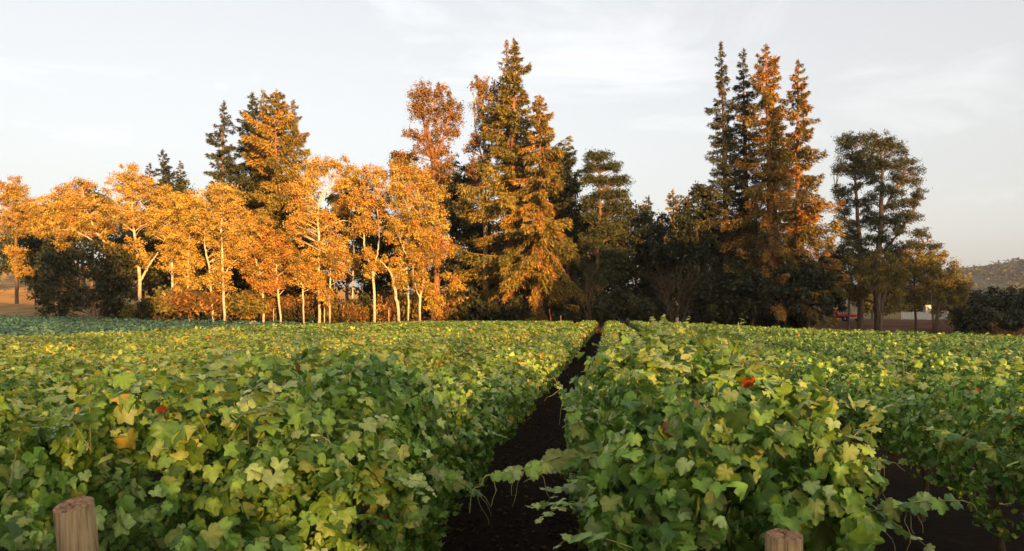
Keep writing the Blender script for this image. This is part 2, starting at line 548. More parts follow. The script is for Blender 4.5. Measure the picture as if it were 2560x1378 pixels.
def broadleaf(name, label, cat, D, stems, lobes, pal, bark, group=None, dens=1.0, cr=.55, csize=.30, cpc=55, flat=.75,
              droop=.5, limb=.6, wid=.75, mat=None, thick=.85, lr=.05):
    """stems: [[(px, py, radius_px, depth offset)...]], lobes: [(px, py, rx, ry)] in photo pixels at depth D"""
    mat = mat or M_LEAF
    s = D / F
    tk = .50 if name == 'yellow_tree' else .62
    base_px = stems[0][0][0] if stems else lobes[0][0]
    bx, by = pw(base_px, D)
    bz = float(ground(bx, by))
    base = np.array([bx, by, bz])
    wood, fol = Acc(), Acc()
    skel = []
    for st in stems:
        st = [(q + (0,))[:4] for q in st]
        pts = [np.append(local(q[0], q[1], D, q[3]), q[2] * s * tk) for q in st]
        if pts[0][2] > bz - .2 and st is not stems[0] and st[0][1] > 760: pts[0][2] = bz - .2
        P = smooth_path(pts, max(8, 5 * len(pts)))
        if st is stems[0] or st[0][1] > 760: P[0, 2] = min(P[0, 2], bz - .15)
        P[1:-1, :3] += rng.normal(0, .035, (len(P) - 2, 3))
        V, T = tube(P[:, :3], np.maximum(P[:, 3], .012), 7)
        wood.add(V, T)
        skel.append(P)
    SK = np.vstack(skel) if skel else None
    cen = []
    for (px, py, rx, ry) in lobes:
        n = max(2, int(dens * 1.35 * (rx * s) * (ry * s) / (cr * cr) * 1.6))
        e = in_ellipsoid(n)
        c = np.zeros((n, 3))
        cx, cy = pw(px, D)
        c[:, :2] = np.array([cx, cy]) + e[:, :1] * rx * s * RX + e[:, 1:2] * (rx + ry) * .5 * s * thick * AX
        c[:, 2] = pz(py, D) + e[:, 2] * ry * s
        cen.append(c)
    cen = np.vstack(cen)
    gl = ground(cen[:, 0], cen[:, 1])
    cen[:, 2] = np.maximum(cen[:, 2], gl + .25)
    if SK is not None:
        for c in cen:
            if rng.random() > limb: continue
            dv = c - SK[:, :3]
            dist = np.linalg.norm(dv, axis=1)
            cost = dist + 3.0 * np.maximum(0, .35 * dist - dv[:, 2])
            k = int(np.argmin(cost))
            a, b = SK[k, :3], c
            L = dist[k]
            mid = a * .5 + b * .5 + np.array([0, 0, .06 * L]) + rng.normal(0, .06 * L, 3)
            P = smooth_path([a, mid, b], 6)
            r0 = min(SK[k, 3] * .6, lr * (.5 + .18 * L))
            V, T = tube(P, np.linspace(max(r0, .012), .010, 6), 4, False)
            wood.add(V, T)
    m = rng.poisson(cpc * 1.5, len(cen)).clip(6, None)
    idx = np.repeat(np.arange(len(cen)), m)
    off = rng.normal(0, 1, (len(idx), 3)) * (cr * .62 * rng.uniform(.6, 1.25, len(cen)))[idx][:, None] * np.array([1, 1, flat])
    pos = cen[idx] + off
    pos[:, 2] = np.maximum(pos[:, 2], ground(pos[:, 0], pos[:, 1]) + .05)
    nr = rng.normal(size=pos.shape) + np.array([0, 0, .5]) + off / cr * .6
    dd = rng.normal(size=pos.shape) * .7 + np.array([0, 0, -droop])
    ccol = pick(pal, len(cen), .18)
    col = ccol[idx] * .6 + pick(pal, len(idx), .12) * .4
    cards(fol, TRI, pos, dd, nr, csize * rng.uniform(.5, 1.3, len(idx)), col, wid=rng.uniform(.6, 1.2, len(idx)) * wid)
    root = empty(name, base, label, cat, group)
    if stems: obj('trunk', wood.mesh(name + '_trunk', bark, True, base), root)
    obj('crown', fol.mesh(name + '_crown', mat, False, base), root)
    return root


def conifer(name, label, D, px, top, prof, pal, bark, group=None, lean=0, base_px=None, step=.24, droop=.45, spray=.62, low=.05,
            trunk_r=.55, gap=.25, side=1.0, cat='conifer', upturn=.25, bare=0.0, width=1.0, per=26):
    """prof: [(py, half width px)] silhouette of the crown in photo pixels"""
    s = D / F
    base_px = px if base_px is None else base_px
    bx, by = pw(base_px, D)
    bz = float(ground(bx, by))
    base = np.array([bx, by, bz])
    tx, ty = pw(px, D)
    topz = pz(top, D)
    Hh = topz - bz
    wood, fol = Acc(), Acc()
    zz = np.linspace(-.3, Hh, 16)
    fr = zz / Hh
    wob = np.stack([np.sin(fr * 5 + px) * .15 * fr, np.cos(fr * 4 + px) * .15 * fr], 1)
    P = np.stack([bx + (tx - bx) * fr + wob[:, 0], by + (ty - by) * fr + wob[:, 1], bz + zz], 1)
    Rr = trunk_r * np.clip(1 - fr, 0.02, 1) ** .85 + .02
    V, T = tube(P, Rr, 8)
    wood.add(V, T)
    pz_list = np.array([pz(q[0], D) - bz for q in prof])[::-1]
    pw_list = np.array([q[1] * s for q in prof])[::-1]
    z = low * Hh
    allpos, alld, alln, allc, alls = [], [], [], [], []
    gold = 2.399963
    k = 0
    ph = rng.uniform(0, 6.28, 6)
    while z < Hh - .25:
        f = z / Hh
        k += 1
        R = float(np.interp(z, pz_list, pw_list))
        z += step * (.5 + .6 * rng.random()) * (1.15 - .55 * f)
        if z < bare * Hh: continue
        az = k * gold + rng.normal(0, .9)
        mod = 1 + gap * (np.sin(z * 1.1 + 2 * az + ph[0]) * .5 + np.sin(z * .53 - az + ph[1]) * .5)
        L = max(.22, R * mod * (rng.uniform(.38, .95) if rng.random() < .72 else rng.uniform(.9, 1.22)))
        cxy = np.array([np.interp(z, zz, P[:, 0]), np.interp(z, zz, P[:, 1])])
        dirh = np.array([math.cos(az), math.sin(az), 0.0])
        dr_ = droop * rng.uniform(.45, 1.6)
        up0 = .35 * f - .05 - dr_ * (1 - f) * .5 + rng.normal(0, .10)
        npt = 5
        t = np.linspace(0, 1, npt)
        hh = L * t
        vz = L * (up0 * t - dr_ * t ** 1.6 * (1.05 - .55 * f) + upturn * t ** 4)
        B = np.stack([cxy[0] + dirh[0] * hh, cxy[1] + dirh[1] * hh, bz + z + vz], 1)
        B[1:] += np.cumsum(rng.normal(0, .03 * L, (npt - 1, 3)), 0) * np.array([1, 1, .6])
        V, Tt = tube(B, np.linspace(.025 + .012 * L, .008, npt), 3, False)
        wood.add(V, Tt)
        n = max(8, int(per * 3.1 * (L ** 1.1) * (.85 + .3 * rng.random()) * side))
        tt = rng.random(n) ** .75
        tt = .12 + .9 * tt
        ii = np.clip(tt * (npt - 1), 0, npt - 1.001)
        i0 = ii.astype(int)
        fr2 = (ii - i0)[:, None]
        pos = B[i0] * (1 - fr2) + B[i0 + 1] * fr2
        bd = unit(B[i0 + 1] - B[i0])
        sd = np.cross(bd, np.array([0, 0, 1.0]))
        sg = rng.choice([-1, 1], n)[:, None]
        spread = (.10 + .20 * L) * (1 - .75 * tt)[:, None].clip(.1) * width
        pos = pos + sd * sg * rng.random((n, 1)) * spread + np.array([0, 0, -1]) * rng.random((n, 1)) ** 1.4 * .34 * (.4 + .5 * L)
        d = bd * .8 + sd * sg * rng.uniform(.2, 1.0, (n, 1)) + np.array([0, 0, -1]) * rng.uniform(.2, 1.3, (n, 1)) + rng.normal(0, .15, (n, 3))
        nr = np.array([0, 0, 1.0]) + rng.normal(0, .55, (n, 3))
        bc = pick(pal, 1, .15)[0]
        allpos.append(pos); alld.append(d); alln.append(nr)
        allc.append(bc * .6 + pick(pal, n, .12) * .4)
        alls.append(spray * .70 * rng.uniform(.45, 1.25, n) * (.6 + .4 * min(1, L / 1.5)))
    # leader tuft
    n = 26
    pos = np.stack([np.full(n, tx) + rng.normal(0, .06, n), np.full(n, ty) + rng.normal(0, .06, n), topz - rng.random(n) * 1.2], 1)
    allpos.append(pos); alld.append(rng.normal(0, .5, (n, 3)) + np.array([0, 0, .9])); alln.append(rng.normal(0, 1, (n, 3)))
    allc.append(pick(pal, n)); alls.append(np.full(n, .4))
    pos = np.vstack(allpos)
    pos[:, 2] = np.maximum(pos[:, 2], ground(pos[:, 0], pos[:, 1]) + .1)
    cards(fol, SPRAY, pos, np.vstack(alld), np.vstack(alln), np.concatenate(alls), np.vstack(allc), wid=rng.uniform(.35, .6, len(pos)))
    root = empty(name, base, label, cat, group)
    obj('trunk', wood.mesh(name + '_trunk', bark, True, base), root)
    obj('crown', fol.mesh(name + '_crown', M_NEEDLE, False, base), root)
    return root


def copy_tree(o, loc, rz=0, sc=1.0, label=None, group=None):
    c = o.copy(); COL.objects.link(c)
    c.location = loc; c.rotation_euler = (0, 0, rz); c.scale = (sc, sc, sc)
    if label: c['label'] = label
    if group: c['group'] = group
    for ch in list(o.children):
        d = ch.copy(); COL.objects.link(d); d.parent = c
        for g in list(ch.children):
            e = g.copy(); COL.objects.link(e); e.parent = d
    return c


# ------------------------------------------------------------------ the trees behind the field
G_RED, G_YEL = 'tall redwoods behind the vineyard', 'yellow lit trees along the field edge'

# --- left redwood clump
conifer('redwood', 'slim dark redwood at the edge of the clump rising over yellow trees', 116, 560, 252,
        [(252, 3), (290, 14), (340, 30), (400, 42), (480, 55), (600, 62), (760, 60)], P_REDWOOD_SHADE, M_BARK_BROWN, G_RED, per=20, gap=.35)
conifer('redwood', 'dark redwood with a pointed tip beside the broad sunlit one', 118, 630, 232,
        [(232, 4), (280, 24), (330, 42), (420, 62), (520, 80), (640, 84), (760, 80)], P_REDWOOD_SHADE, M_BARK_BROWN, G_RED, per=24)
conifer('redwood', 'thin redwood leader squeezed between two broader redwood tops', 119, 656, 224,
        [(224, 3), (270, 18), (340, 40), (460, 58), (600, 70), (760, 70)], P_REDWOOD_LIT, M_BARK_BROWN, G_RED, per=20)
conifer('redwood', 'broad sunlit golden redwood above the yellow trees', 114, 692, 226,
        [(226, 5), (250, 22), (300, 45), (350, 66), (420, 80), (520, 92), (640, 96), (760, 90)], P_REDWOOD_LIT + [((.40, .24, .045), 6)], M_BARK_RED, G_RED,  # extra gold paints sunlight into this crown
        per=30, spray=.7, gap=.3)
conifer('redwood', 'ragged redwood with wispy thin top behind the golden one', 120, 735, 250,
        [(250, 3), (300, 22), (330, 40), (400, 52), (520, 70), (760, 70)], P_REDWOOD_LIT, M_BARK_BROWN, G_RED, per=18, gap=.45)
# --- far dark conifers on the left
for px, top, w, lab in ((376, 408, 26, 'small dark far conifer, lowest of the three over the yellow crowns'),
                        (406, 374, 34, 'dark far conifer with the tallest spire of the three over the yellow crowns'),
                        (450, 404, 30, 'dark far conifer beside the tall spire above the yellow crowns')):
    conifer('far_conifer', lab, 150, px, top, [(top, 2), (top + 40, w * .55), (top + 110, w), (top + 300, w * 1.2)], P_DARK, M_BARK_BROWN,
            'dark far conifers', step=.34, per=16, spray=.8)

# --- middle redwoods
conifer('redwood', 'tallest redwood, twin tipped, huge dense crown down to the vines', 106, 1284, 96,
        [(96, 5), (130, 16), (180, 26), (220, 40), (290, 62), (360, 84), (450, 110), (560, 128), (660, 150), (760, 165), (800, 150)],
        P_REDWOOD_LIT, M_BARK_RED, G_RED, per=27, spray=.72, trunk_r=.8, low=.02, gap=.35, droop=.42)
conifer('redwood', 'slim redwood tip standing close against the tallest redwood', 106.4, 1268, 100,
        [(100, 3), (150, 12), (220, 26), (300, 40), (420, 60), (800, 60)], P_REDWOOD_LIT, M_BARK_RED, G_RED, per=14, low=.45)
conifer('redwood', 'drooping sunlit redwood with red trunk showing beside the tallest one', 101, 1350, 238,
        [(238, 10), (262, 16), (320, 34), (380, 52), (430, 62), (520, 82), (620, 92), (700, 90), (790, 70)],
        P_REDWOOD_LIT + [((.38, .21, .04), 6)], M_BARK_RED, G_RED, per=26, spray=.7, droop=.75, gap=.35, trunk_r=.5)  # added warm tone stands for sun on the crown
# --- right redwoods
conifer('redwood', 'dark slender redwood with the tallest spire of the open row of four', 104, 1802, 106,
        [(106, 3), (150, 11), (190, 20), (260, 30), (350, 44), (440, 62), (540, 90), (640, 116), (790, 125)], P_REDWOOD_SHADE + [((.10, .075, .025), 2)], M_BARK_BROWN, G_RED,
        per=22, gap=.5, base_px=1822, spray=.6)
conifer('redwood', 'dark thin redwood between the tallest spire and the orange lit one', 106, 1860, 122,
        [(122, 3), (170, 14), (240, 26), (330, 36), (440, 50), (560, 84), (790, 115)], P_REDWOOD_SHADE + [((.10, .075, .025), 2)], M_BARK_BROWN, G_RED,
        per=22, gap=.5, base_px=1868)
conifer('redwood', 'orange lit redwood with red trunk in the row of four', 101, 1916, 112,
        [(112, 4), (150, 20), (200, 36), (280, 50), (380, 64), (480, 80), (600, 105), (720, 130), (800, 130)], P_REDWOOD_LIT + [((.36, .17, .035), 7)], M_BARK_RED, G_RED,  # extra orange puts the low sun into the colour
        per=27, gap=.4, base_px=1930, trunk_r=.65)
conifer('redwood', 'short slim redwood pressed close against the orange lit one', 101.5, 1936, 142,
        [(142, 3), (180, 12), (260, 24), (800, 40)], P_REDWOOD_LIT + [((.36, .17, .035), 7)], M_BARK_RED, G_RED, per=14, low=.55)  # same painted orange sunlight as its neighbour
conifer('redwood', 'orange tipped redwood standing apart beside the round pine', 103, 1994, 146,
        [(146, 3), (190, 16), (240, 32), (330, 44), (430, 68), (520, 92), (620, 100), (720, 100), (800, 80)], P_REDWOOD_LIT + [((.34, .16, .035), 5)], M_BARK_RED, G_RED,  # orange sunlight painted into this crown too
        per=26, gap=.45, base_px=2000)

# --- lit small conifers far behind, between the middle and right groups
for px, top, w, lab in ((1622, 490, 40, 'small orange lit conifer seen behind the dark thicket beside the layered pine'),
                        (1682, 474, 36, 'small lit conifer with a thin tip behind the dark thicket'),
                        (1722, 486, 34, 'lit conifer half hidden by the dark round tree beside the redwoods'),
                        (1655, 530, 30, 'lowest of the lit conifers behind the dark thicket')):
    conifer('far_conifer', lab, 135, px, top, [(top, 3), (top + 40, w * .6), (top + 110, w), (top + 260, w * 1.25)], P_REDWOOD_LIT + [((.38, .22, .04), 5)],  # warm sunlight also put into the colour of these crowns
            M_BARK_BROWN, 'lit conifers behind the thicket', step=.32, per=18, spray=.75)

# --- eucalyptus pair
broadleaf('eucalyptus_tree', 'tall eucalyptus with a rounded orange top and open forked limbs', 'tree', 112,
          [[(1092, 790, 15), (1090, 560, 12), (1084, 420, 10), (1070, 330, 6), (1040, 250, 2)],
           [(1086, 440, 8), (1092, 340, 6), (1085, 230, 2)], [(1086, 420, 8), (1110, 340, 5), (1130, 250, 2)], [(1080, 400, 6), (1052, 350, 4), (1024, 320, 2)],
           [(1070, 380, 5), (1060, 300, 4), (1055, 220, 2)]],
          [(1046, 228, 26, 30), (1090, 232, 34, 26), (1130, 262, 26, 36), (1052, 290, 26, 30), (1098, 320, 22, 50), (1126, 330, 24, 26),
           (1028, 330, 22, 18), (1120, 390, 26, 30), (1080, 380, 20, 30), (1040, 260, 24, 36), (1070, 270, 20, 50), (1110, 270, 24, 50), (1140, 300, 20, 36),
           (1060, 350, 24, 34), (1046, 376, 22, 22), (1104, 430, 34, 34), (1066, 430, 30, 30)],
          P_EUC, M_BARK_RED, 'eucalyptus beside the tallest redwood', dens=.55, cr=.42, csize=.28, cpc=36, flat=1.1, limb=.95, lr=.09)
broadleaf('eucalyptus_tree', 'narrow eucalyptus with a domed top leaning against the tallest redwood', 'tree', 110,
          [[(1216, 790, 13), (1214, 600, 10), (1212, 420, 7), (1208, 300, 4), (1205, 210, 2)], [(1213, 420, 5), (1190, 330, 3), (1185, 240, 2)],
           [(1213, 420, 5), (1235, 330, 3), (1236, 230, 2)]],
          [(1200, 215, 28, 28), (1235, 225, 18, 30), (1192, 270, 18, 28), (1226, 290, 24, 40), (1200, 340, 24, 40), (1176, 372, 24, 24), (1220, 400, 26, 40), (1212, 250, 22, 50), (1194, 430, 28, 40), (1230, 340, 20, 50), (1206, 480, 34, 50)],
          P_EUC, M_BARK_PALE, 'eucalyptus beside the tallest redwood', dens=.6, cr=.40, csize=.27, cpc=36, flat=1.1, limb=.9, lr=.08)
broadleaf('dark_tree', 'shorter dark round crown at the foot of the forked eucalyptus', 'tree', 116,
          [[(1010, 790, 8), (1006, 560, 6), (1000, 430, 3)]],
          [(988, 396, 22, 18), (1020, 392, 26, 18), (1005, 430, 34, 26)], P_EUC, M_BARK_BROWN, None, dens=1.2, cr=.5, csize=.34)

# --- dark evergreen mass below the eucalyptus and between groups
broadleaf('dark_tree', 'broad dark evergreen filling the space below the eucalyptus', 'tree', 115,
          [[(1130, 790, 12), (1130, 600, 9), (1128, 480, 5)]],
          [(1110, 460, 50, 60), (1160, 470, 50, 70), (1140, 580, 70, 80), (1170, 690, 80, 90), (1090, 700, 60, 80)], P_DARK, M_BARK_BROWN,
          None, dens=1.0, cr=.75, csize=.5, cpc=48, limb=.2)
conifer('dark_conifer', 'dark conifer with flat top behind the drooping redwood', 118, 1398, 370,
        [(370, 20), (390, 44), (440, 56), (520, 64), (620, 76), (780, 90)], P_PINE, M_BARK_BROWN, None, per=26, spray=.8, cat='conifer')
# --- layered pines
broadleaf('pine_tree', 'dark layered pine between the drooping redwood and the thicket', 'pine tree', 106,
          [[(1492, 800, 9), (1494, 640, 8), (1500, 520, 6), (1496, 420, 3), (1492, 380, 2)]],
          [(1492, 392, 34, 16), (1476, 420, 30, 14), (1522, 416, 34, 16), (1470, 450, 24, 14), (1540, 452, 34, 15), (1500, 455, 30, 14), (1556, 484, 26, 12),
           (1515, 490, 44, 16), (1475, 505, 24, 16), (1540, 520, 40, 16), (1490, 545, 36, 16), (1520, 580, 44, 26), (1480, 610, 36, 24), (1525, 640, 40, 28), (1496, 690, 44, 30)],
          P_PINE, M_BARK_BROWN, None, dens=2.0, cr=.5, csize=.36, cpc=46, flat=.55, droop=-.3, limb=.9, mat=M_NEEDLE, wid=.4, lr=.07)
broadleaf('pine_tree', 'round topped dark pine with two stems and sky showing through', 'pine tree', 110,
          [[(2150, 806, 13), (2152, 650, 10), (2145, 560, 8), (2138, 450, 5), (2128, 360, 2)],
           [(2196, 806, 16), (2190, 680, 13), (2200, 590, 11), (2204, 500, 8), (2206, 420, 5), (2200, 360, 2)],
           [(2202, 540, 6), (2250, 450, 4), (2270, 400, 2)], [(2196, 640, 5), (2250, 580, 4), (2300, 500, 2)], [(2192, 680, 5), (2260, 630, 3), (2330, 600, 2)],
           [(2148, 600, 5), (2110, 540, 3), (2090, 470, 2)]],
          [(2110, 362, 26, 22), (2150, 348, 34, 20), (2196, 352, 40, 22), (2236, 374, 34, 22), (2130, 395, 36, 18), (2170, 384, 36, 18), (2262, 408, 30, 16),
           (2104, 424, 22, 18), (2160, 430, 32, 16), (2225, 410, 24, 14), (2286, 428, 22, 14), (2100, 478, 24, 18), (2136, 470, 20, 14), (2200, 470, 22, 12), (2296, 486, 24, 16),
           (2262, 508, 36, 15), (2224, 520, 22, 12), (2112, 530, 26, 14), (2280, 540, 32, 12), (2140, 560, 20, 14), (2240, 575, 36, 13), (2300, 585, 30, 13), (2116, 590, 28, 20),
           (2275, 615, 44, 14), (2330, 618, 30, 12), (2230, 625, 36, 14), (2165, 640, 30, 22),
           (2130, 420, 36, 20), (2185, 410, 40, 18), (2240, 440, 30, 16), (2120, 500, 34, 20), (2170, 500, 30, 20), (2270, 455, 34, 16), (2250, 545, 40, 16), (2180, 560, 34, 20),
           (2100, 560, 24, 20), (2140, 615, 40, 22), (2200, 600, 40, 20), (2250, 650, 50, 20), (2110, 640, 34, 30), (2200, 680, 50, 24), (2174, 410, 30, 24), (2172, 450, 26, 18), (2176, 535, 26, 18), (2230, 480, 36, 18), (2215, 555, 30, 16)],
          P_PINE, M_BARK_BROWN, None, dens=1.75, cr=.5, csize=.30, cpc=44, flat=.6, droop=-.5, limb=.9, mat=M_NEEDLE, wid=.4, lr=.07)

# --- dark round tree left of the right redwoods and the dark thicket
broadleaf('dark_tree', 'dark round headed tree leaning on the left flank of the open redwoods', 'tree', 103,
          [[(1742, 800, 10), (1744, 640, 8), (1740, 540, 5)]],
          [(1752, 480, 30, 22), (1718, 540, 32, 34), (1760, 530, 34, 40), (1700, 600, 26, 44), (1750, 620, 40, 50), (1735, 710, 50, 70)], P_DARK, M_BARK_BROWN,
          None, dens=1.2, cr=.6, csize=.4, cpc=50, limb=.4)
for px, py, rx, ry, D, lab in (
        (1440, 700, 55, 90, 109, 'dark leafy thicket tree at the foot of the layered pine'),
        (1560, 660, 70, 120, 112, 'dark olive thicket tree, the widest behind the bare bushes'),
        (1650, 650, 62, 120, 111, 'dark olive thicket tree below the small lit conifers'),
        (1420, 560, 40, 70, 116, 'dark olive tree wedged between the drooping redwood and the pine'),
        (1780, 740, 60, 60, 100, 'dark low tree under the spire of the row of four redwoods'),
        (1880, 730, 90, 75, 99, 'dark broad tree skirting the orange lit redwood'),
        (2020, 720, 85, 85, 99, 'dark green tree at the foot of the redwood standing apart')):
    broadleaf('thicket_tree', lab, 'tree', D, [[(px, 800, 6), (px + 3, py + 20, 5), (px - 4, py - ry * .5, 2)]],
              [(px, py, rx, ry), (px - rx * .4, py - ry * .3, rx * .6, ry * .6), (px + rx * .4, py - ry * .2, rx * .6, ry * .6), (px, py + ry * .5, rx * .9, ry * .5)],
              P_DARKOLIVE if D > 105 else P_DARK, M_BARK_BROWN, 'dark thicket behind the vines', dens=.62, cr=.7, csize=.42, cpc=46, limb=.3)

# --- yellow trees on the left: (px, stems, lobes, palette, label)
D0 = 99.0
yellow = [
    (D0 + 24, [[(42, 760, 9), (40, 600, 7), (44, 470, 3)]], [(14, 490, 40, 40), (44, 470, 22, 34), (60, 520, 50, 44), (30, 560, 60, 40)], P_YELLOW, M_BARK_BROWN,
     'golden tree with a knob top rising over the dry grass slope'),
    (D0 + 10, [[(150, 770, 8), (146, 640, 7), (135, 540, 3)]], [(120, 520, 60, 34), (170, 500, 50, 34), (110, 565, 50, 30), (165, 555, 56, 34)], P_YELLOW, M_BARK_BROWN,
     'golden round crown behind the dark spreading oak'),
    (D0 + 5, [[(268, 770, 8), (262, 620, 7), (240, 580, 6), (215, 520, 4), (205, 470, 2)], [(262, 626, 5), (225, 596, 4), (180, 575, 2)]],
     [(200, 468, 40, 24), (180, 510, 50, 30), (240, 520, 44, 34), (190, 560, 60, 34), (255, 565, 44, 34)], P_YELLOW, M_BARK_PALE,
     'golden tree with a pale slanting limb above the dark spreading oak'),
    (D0 + 2, [[(352, 780, 11), (349, 700, 9), (340, 620, 7), (332, 540, 5), (328, 450, 2)], [(352, 700, 6), (372, 665, 5), (395, 630, 2)]],
     [(330, 436, 46, 24), (310, 470, 50, 34), (360, 476, 50, 36), (290, 530, 40, 34), (380, 530, 46, 36), (330, 540, 44, 30)], P_YELLOW, M_BARK_PALE,
     'tall golden tree with a thick orange lit forked trunk'),
    (D0 + 3, [[(432, 780, 7), (430, 660, 6), (424, 560, 4), (420, 490, 2)]], [(410, 490, 36, 26), (440, 520, 44, 40), (400, 560, 40, 40), (452, 590, 40, 50), (425, 640, 40, 40)],
     P_YELLOW, M_BARK_PALE, 'golden thin leaved tree beside the thick forked trunk'),
    (D0 + 1, [[(474, 780, 5), (470, 690, 5), (474, 600, 4), (478, 520, 2)]], [(470, 510, 36, 34), (490, 560, 36, 44), (460, 600, 34, 40), (482, 650, 30, 30)], P_YELLOW, M_BARK_PALE,
     'slender golden tree with a straight thin pale trunk'),
    (D0 - 1, [[(534, 782, 6), (524, 680, 5), (512, 610, 4), (515, 520, 2)]], [(520, 500, 34, 26), (505, 545, 32, 36), (528, 590, 28, 30)], P_YELLOW, M_BARK_PALE,
     'golden tree whose thin trunk leans beside the bright pale one'),
    (D0 - 2, [[(562, 786, 7), (558, 700, 6), (554, 600, 5), (556, 500, 2)], [(558, 690, 4), (580, 660, 3), (606, 635, 1.5)]],
     [(556, 480, 38, 28), (585, 520, 40, 34), (545, 540, 34, 40), (600, 570, 36, 40), (575, 610, 40, 36), (612, 625, 24, 30)], P_YELLOW, M_BARK_PALE,
     'brightest yellow tree with a straight pale trunk and one low limb'),
    (D0 + 1, [[(660, 784, 6), (655, 700, 6), (640, 650, 5), (645, 580, 2)]], [(640, 600, 40, 40), (670, 640, 34, 44), (625, 660, 28, 30), (650, 560, 34, 26)], P_ORANGE, M_BARK_PALE,
     'orange leaved tree below the dark pointed redwood'),
    (D0, [[(704, 784, 5), (694, 720, 5), (690, 660, 3), (692, 600, 2)]], [(690, 590, 36, 34), (712, 640, 34, 40), (680, 680, 30, 30)], P_ORANGE, M_BARK_PALE,
     'orange leaved tree with a curved trunk over the red brush'),
    (D0 - 3, [[(760, 786, 4), (757, 730, 4), (752, 690, 2)]], [(755, 660, 30, 36), (740, 690, 26, 26), (775, 700, 26, 26)], P_YELLOW, M_BARK_PALE,
     'low bright yellow bushy tree in front of the white limbed one'),
    (D0 - 1, [[(800, 790, 7), (797, 700, 7), (797, 600, 6), (796, 520, 5), (815, 480, 3), (832, 470, 1.5)], [(796, 525, 4), (802, 490, 3), (826, 466, 1.5)],
              [(797, 580, 4), (830, 560, 3), (862, 552, 2), (880, 556, 1)], [(796, 510, 3), (770, 494, 2), (730, 505, 1)]],
     [(790, 420, 50, 28), (840, 408, 36, 24), (770, 470, 44, 34), (760, 530, 44, 40), (810, 560, 40, 44), (840, 620, 34, 40), (800, 640, 40, 40), (846, 460, 30, 26), (740, 580, 36, 34)],
     P_ORANGE + P_YELLOW, M_BARK_PALE, 'tall orange tree with white branching limbs showing in its crown'),
    (D0 - 3, [[(824, 788, 4), (826, 700, 4), (830, 640, 2)]], [(835, 640, 30, 34), (845, 680, 24, 26), (820, 740, 24, 24)], P_ORANGE, M_BARK_PALE,
     'thin straight stemmed young orange tree beside the dark gap'),
    (D0 + 4, [[(880, 790, 4), (884, 600, 4), (880, 480, 2)]], [(875, 440, 34, 30), (905, 460, 34, 30), (880, 500, 36, 30), (860, 520, 30, 30)], P_YELLOW, M_BARK_PALE,
     'airy yellow crown against the sky beside the white limbs'),
    (D0 - 2, [[(937, 788, 7), (934, 700, 6.5), (925, 660, 5), (912, 620, 5), (908, 570, 3), (915, 500, 2)], [(934, 690, 5), (942, 640, 4), (948, 590, 3), (940, 500, 1.5)]],
     [(935, 440, 40, 30), (905, 500, 36, 34), (950, 510, 40, 36), (925, 560, 44, 26), (900, 570, 28, 24)], P_ORANGE + P_YELLOW, M_BARK_PALE,
     'golden tree with a smooth pale trunk forking low into a Y'),
    (D0 - 4, [[(1000, 794, 8), (992, 750, 7.5), (984, 705, 7), (1000, 680, 6), (1020, 670, 6), (1032, 650, 5), (1042, 600, 4), (1050, 520, 2)],
              [(984, 708, 5), (976, 680, 4), (950, 650, 2)], [(1030, 655, 4), (1012, 630, 3), (1000, 600, 2)], [(1034, 640, 3), (1060, 622, 2)]],
     [(1040, 450, 50, 40), (1000, 480, 44, 44), (1080, 490, 40, 44), (1030, 530, 60, 44), (1090, 560, 36, 40), (1000, 570, 44, 40), (1060, 600, 50, 40), (1010, 420, 30, 26)],
     P_ORANGE + P_YELLOW, M_BARK_PALE, 'largest golden crown carried on a pale trunk bent like an elbow'),
    (D0 - 3, [[(1022, 790, 5), (1020, 720, 4.5), (1016, 650, 4), (1018, 590, 2)]], [(1015, 630, 30, 24), (1030, 580, 30, 26)], P_ORANGE, M_BARK_PALE,
     'thin upright pale stem behind the elbow shaped trunk'),
    (D0 - 5, [[(1049, 792, 6), (1051, 745, 6), (1060, 690, 5), (1058, 660, 4), (1074, 640, 3), (1090, 600, 2)], [(1051, 748, 4), (1040, 720, 3), (1034, 690, 2), (1030, 640, 1.5)]],
     [(1085, 640, 30, 26), (1070, 600, 34, 30), (1040, 640, 24, 24), (1110, 620, 24, 30)], P_ORANGE, M_BARK_PALE,
     'small forked pale tree next to the elbow shaped trunk'),
    (D0 - 4, [[(1076, 792, 3), (1090, 720, 3), (1120, 690, 2), (1150, 700, 1)]], [(1078, 740, 26, 34), (1096, 760, 20, 26), (1140, 712, 22, 20), (1120, 690, 20, 12)], P_ORANGE, M_BARK_BROWN,
     'low orange bush reaching a thin branch towards the dark redwood'),
]
for D, stems, lobes, pal, bark, lab in yellow:
    b0 = stems[0][0][0]
    pal = [(tuple(np.array(c_) * np.array([rng.uniform(.80, 1.0), rng.uniform(.80, 1.08), 1.0])), w_) for c_, w_ in pal] + [((.15, .13, .035), rng.integers(1, 6)), ((.42, .15, .03), rng.integers(0, 3)), ((.60, .44, .11), rng.integers(0, 4))]
    low = max(q[1] + q[3] for q in lobes)
    lobes = lobes + [(b0 + rng.normal(0, 14), (low + y_) / 2 + rng.normal(0, 8), rng.uniform(16, 30), rng.uniform(14, 24)) for y_ in ((low + 690) / 2, 720, 750) if low < 715]
    broadleaf('yellow_tree', lab, 'tree', D, stems, lobes, pal, bark, G_YEL, dens=rng.uniform(.9, 1.3), cr=.44, csize=.215, cpc=50, limb=.45, droop=.6)

